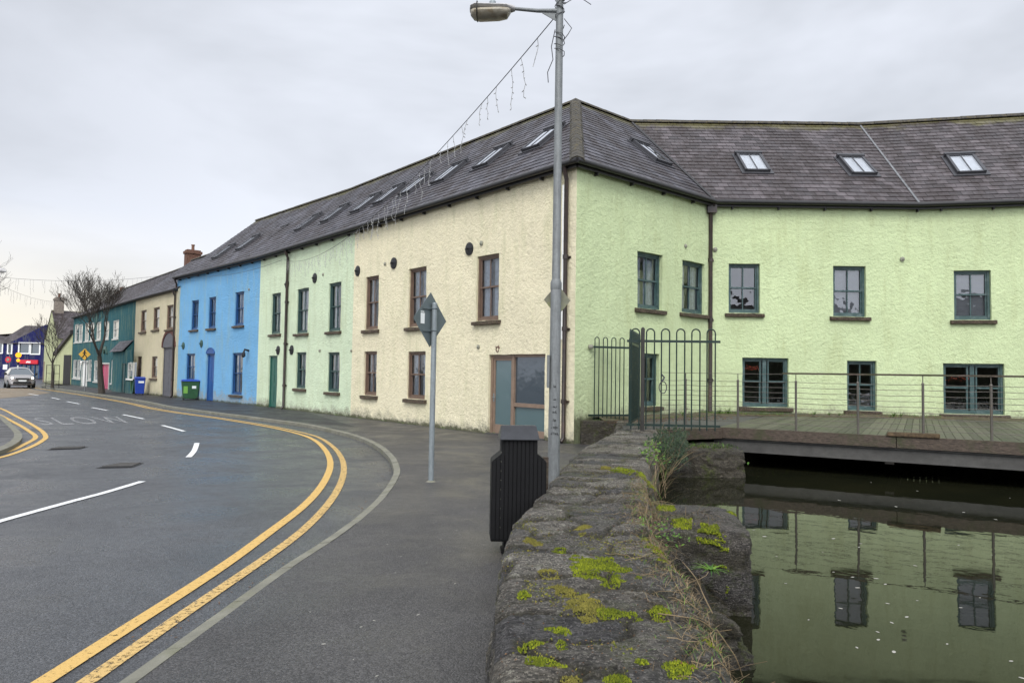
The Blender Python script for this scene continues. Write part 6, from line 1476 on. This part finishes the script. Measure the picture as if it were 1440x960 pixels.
# ------------------------------------------------------------------ icicle light strings
def light_string(label, A, B, sag, n, lo, hi, r_=.007, s0=.02, s1=.98, m='bulb', br_=.0035, sub=None, wire='cable'):
    A, B = Vector(A), Vector(B); h = thing('light_string', label, 'light string', tuple(A), 'icicle light strings over the street')
    P = lambda t_: A.lerp(B, t_) - Vector((0, 0, sag * 4 * t_ * (1 - t_)))
    q = MB(); q.tube([P(k / 60) for k in range(61)], r_, 5); q.build('wire', M[wire], h)
    for k in range(n):
        t_ = s0 + (s1 - s0) * ((k + rnd.uniform(-.35, .35)) / n); 
        if t_ < .005: continue
        p = P(t_); L = rnd.uniform(lo, hi); q = MB(); pts = [p]; x = Vector((0, 0, 0)); m_ = max(3, int(L / .07))
        for j in range(m_):
            x = x + Vector((jit(.024), jit(.02), 0)); pts.append(p + x + Vector((0, 0, -L * (j + 1) / m_)))
        q.tube(pts, br_, 4)
        for p2 in pts[1:]: q.tube([p2, p2 + Vector((jit(.03), jit(.02), -.018))], br_ * 1.7, 4)
        q.build('strand', M[m], h)
    return h
A = Vector((LPX - .05, LPY, at_y(786, 24, LPY).z)); sB, zB = FM[1].sz(404, 366); B = FM[1].p(sB, .12, zB)
# loops of wire wound on the post top
light_string('icicle light string running from the near lamp post down to the mint house', A, B, .92, 64, .18, .62, .006, .02, .97)
sB2, zB2 = FM[1].sz(400, 366); A2 = FM[1].p(sB2, .12, zB2); B2 = Vector((at_y(252, 386, 39.6).x, 39.6, at_y(252, 386, 39.6).z))
light_string('icicle light string along the eaves of the blue house', A2, B2 + Vector((.3, -.2, 0)), .35, 14, .2, .5, .008, br_=.003)
A3 = at_y(252, 384, 39.3); B3 = at_y(-70, 381, 33.0)
light_string('icicle light string crossing the sky above the far street trees', A3, B3, .45, 46, .3, .8, .007, m='cable', br_=.0028)
A4 = at_y(-30, 385, 38.0); B4 = at_y(78, 424, 66.0)
light_string('distant icicle light string dropping from the left edge to the lemon house', A4, B4, .35, 24, .3, .9, .008, m='cable', br_=.004)
wl = thing('wire_tangle', 'tangle of wires and ties wound round the top of the near lamp post', 'wires', (LPX, LPY, 5.7))
q = MB()
for k in range(8):
    z0_ = 5.5 + rnd.random() * .7; pts = []
    for j in range(14): a_ = j * .9 + k; rr_ = .045 + rnd.random() * .03; pts.append((LPX + rr_ * math.cos(a_), LPY + rr_ * math.sin(a_), z0_ + j * .02 * (1 if k % 2 else -1)))
    q.tube(pts, .005, 4)
for pts in ([(.05, -.02, 5.72), (.14, 0, 5.62), (.10, 0, 5.55), (.05, 0, 5.48)], [(-.05, 0, 5.6), (-.09, 0, 5.4), (-.07, 0, 5.25), (-.13, 0, 5.1), (-.12, 0, 4.98)], [(.05, 0, 5.9), (.2, 0, 6.0), (.3, 0, 5.94), (.36, 0, 5.9)], [(.05, 0, 6.0), (.24, 0, 6.05), (.3, 0, 5.97)]):
    q.tube([(LPX + a, LPY + b, z) for a, b, z in pts], .005, 4)
q.build('wire', M['cable'], wl)
# fairy lights inside two low windows
for k, (Fk, u0, u1, v, lab) in enumerate(((FL[4], 1049, 1068, 518, 'red fairy lights glowing inside the left low window of the lime building'), (FL[5], 1330, 1362, 532, 'red fairy lights glowing inside the right low window of the lime building'))):
    s0, z0 = Fk.sz(u0, v, -.3); s1, _ = Fk.sz(u1, v, -.3); h = thing('fairy_lights', lab, 'fairy lights', tuple(Fk.p(s0, -.3, z0)), 'red fairy lights in the low windows'); q = MB(); w_ = MB(); pts = []
    for j in range(16):
        p = Fk.p(s0 + (s1 - s0) * j / 15, -.3, z0 + .05 * math.sin(j * 1.7) + jit(.05)); pts.append(p); q.lathe(p, [(.001, -.007), (.007, 0), (.001, .007)], 5)
    w_.tube(pts, .002, 3); w_.build('wire', M['gutter'], h); q.build('bulbs', M['redfairy'], h)

# ------------------------------------------------------------------ car
def make_car(loc, rz):
    h = thing('parked_car' if False else 'car', 'silver grey car with lit headlights driving towards the viewer', 'car', (0, 0, 0))
    W2 = .90
    # stations along y (front = -y): (y, z_bottom, z_belt, half width)
    st = [(-2.12, .34, .62, .66), (-2.05, .24, .78, .78), (-1.75, .2, .90, .86), (-1.2, .2, 1.00, .89), (-.6, .2, 1.06, .90), (.6, .2, 1.08, .90), (1.5, .2, 1.10, .89), (2.0, .26, 1.08, .84), (2.15, .36, .95, .74)]
    def sect(mb, y, z0, z1, w_):
        pr = [(-.80, 0), (-.98, .12), (-1, .45), (-.99, .8), (-.92, 1), (-.55, 1.03), (0, 1.045), (.55, 1.03), (.92, 1), (.99, .8), (1, .45), (.98, .12), (.80, 0), (0, -.01)]
        return [mb.V((a * w_, y + (abs(a) ** 3) * (.14 if y < -1.6 else (-.12 if y > 1.7 else 0)), z0 + (z1 - z0) * b)) for a, b in pr]
    mb = MB(); R_ = [sect(mb, *s_) for s_ in st]
    for a, b in zip(R_, R_[1:]):
        for k in range(len(a)): mb.F([a[k], a[(k + 1) % len(a)], b[(k + 1) % len(a)], b[k]])
    mb.F(R_[0][::-1]); mb.F(R_[-1])
    # roof
    rf = [(-.30, 1.50, .56), (-.05, 1.57, .60), (.8, 1.62, .61), (1.5, 1.58, .58), (1.75, 1.50, .55)]
    RR_ = []
    for y, z, w_ in rf: RR_.append([mb.V((a * w_, y, z + dz)) for a, dz in ((-1, -.05), (-.85, .0), (-.4, .025), (0, .03), (.4, .025), (.85, 0), (1, -.05))])
    for a, b in zip(RR_, RR_[1:]):
        for k in range(6): mb.F([a[k], a[k + 1], b[k + 1], b[k]])
    body = mb.build('body', M['carpaint'], h, smooth=True)
    md = body.modifiers.new('subd', 'SUBSURF'); md.levels = 1; md.render_levels = 2
    def pan(name, P, m, par=h, n=1):
        q = MB(); q.poly(P); return q.build(name, M[m], par, recalc=False)
    pan('windscreen', [(-.80, -1.02, 1.03), (.80, -1.02, 1.03), (.56, -.30, 1.49), (-.56, -.30, 1.49)], 'carglass')
    pan('rear_window', [(-.70, 2.0, 1.1), (.70, 2.0, 1.1), (.52, 1.75, 1.47), (-.52, 1.75, 1.47)], 'carglass')
    for sx in (-1, 1):
        pan('side_window', [(sx * .86, -.95, 1.06), (sx * .86, 1.9, 1.09), (sx * .575, 1.7, 1.47), (sx * .60, .8, 1.55), (sx * .575, -.28, 1.47)], 'carglass')
        q = MB(); q.tube([(sx * .83, -1.06, 1.02), (sx * .57, -.3, 1.50)], .03, 6); q.build('pillar', M['carpaint'], h)
        q = MB(); q.lathe((sx * 1.0, -.85, 1.10), [(.02, -.06), (.10, -.03), (.10, .03), (.02, .06)], 10, 'y'); q.tube([(sx * .88, -.85, 1.05), (sx * 1.0, -.85, 1.08)], .025, 5); q.build('wing_mirror', M['blackink'], h, smooth=True)
        q = MB(); q.hexa([(sx * .48, -2.08, .74), (sx * .80, -1.93, .72), (sx * .80, -1.8, .72), (sx * .48, -1.9, .74), (sx * .50, -2.05, .85), (sx * .80, -1.86, .90), (sx * .80, -1.75, .90), (sx * .5, -1.9, .85)]); hl_ = q.build('headlight', M['carglass'], h, bevel=.01)
        q = MB(); q.lathe((sx * .66, -2.06, .80), [(.02, -.02), (.075, 0), (.02, .02)], 12, 'y'); q.build('lamp', M['headlamp'], hl_)
        for y in (-1.35, 1.35):
            q = MB(); q.lathe((sx * .80, y, .32), [(.2, -.1), (.30, -.11), (.33, -.06), (.33, .06), (.30, .11), (.2, .1)], 22, 'x'); wh = q.build('wheel', M['tyre'], h, smooth=True)
            q = MB(); q.lathe((sx * .905, y, .32), [(.03, -.01), (.2, -.012), (.2, .01), (.04, .02)], 12, 'x'); q.build('rim', M['galv_lt'], wh)
    q = MB(); q.hexa([(-.46, -2.16, .66), (.46, -2.16, .66), (.46, -2.0, .66), (-.46, -2.0, .66), (-.44, -2.12, .80), (.44, -2.12, .80), (.44, -1.98, .80), (-.44, -1.98, .80)]); g_ = q.build('grille', M['blackink'], h, bevel=.01)
    q = MB(); q.hexa([(-.62, -2.15, .34), (.62, -2.15, .34), (.62, -2.0, .34), (-.62, -2.0, .34), (-.56, -2.16, .50), (.56, -2.16, .50), (.56, -2.0, .50), (-.56, -2.0, .50)]); q.build('bumper_grille', M['blackink'], h, bevel=.01)
    q = MB(); q.box(-.26, .26, -2.185, -2.17, .53, .64); q.build('number_plate', M['sticker'], h)
    h.location = loc; h.rotation_euler.z = rz
p_ = gnd(28, 545.5, -.1); p_ = p_ + Vector((-.9, 1.2, 0)); make_car((p_.x, p_.y, -.1), R(40))
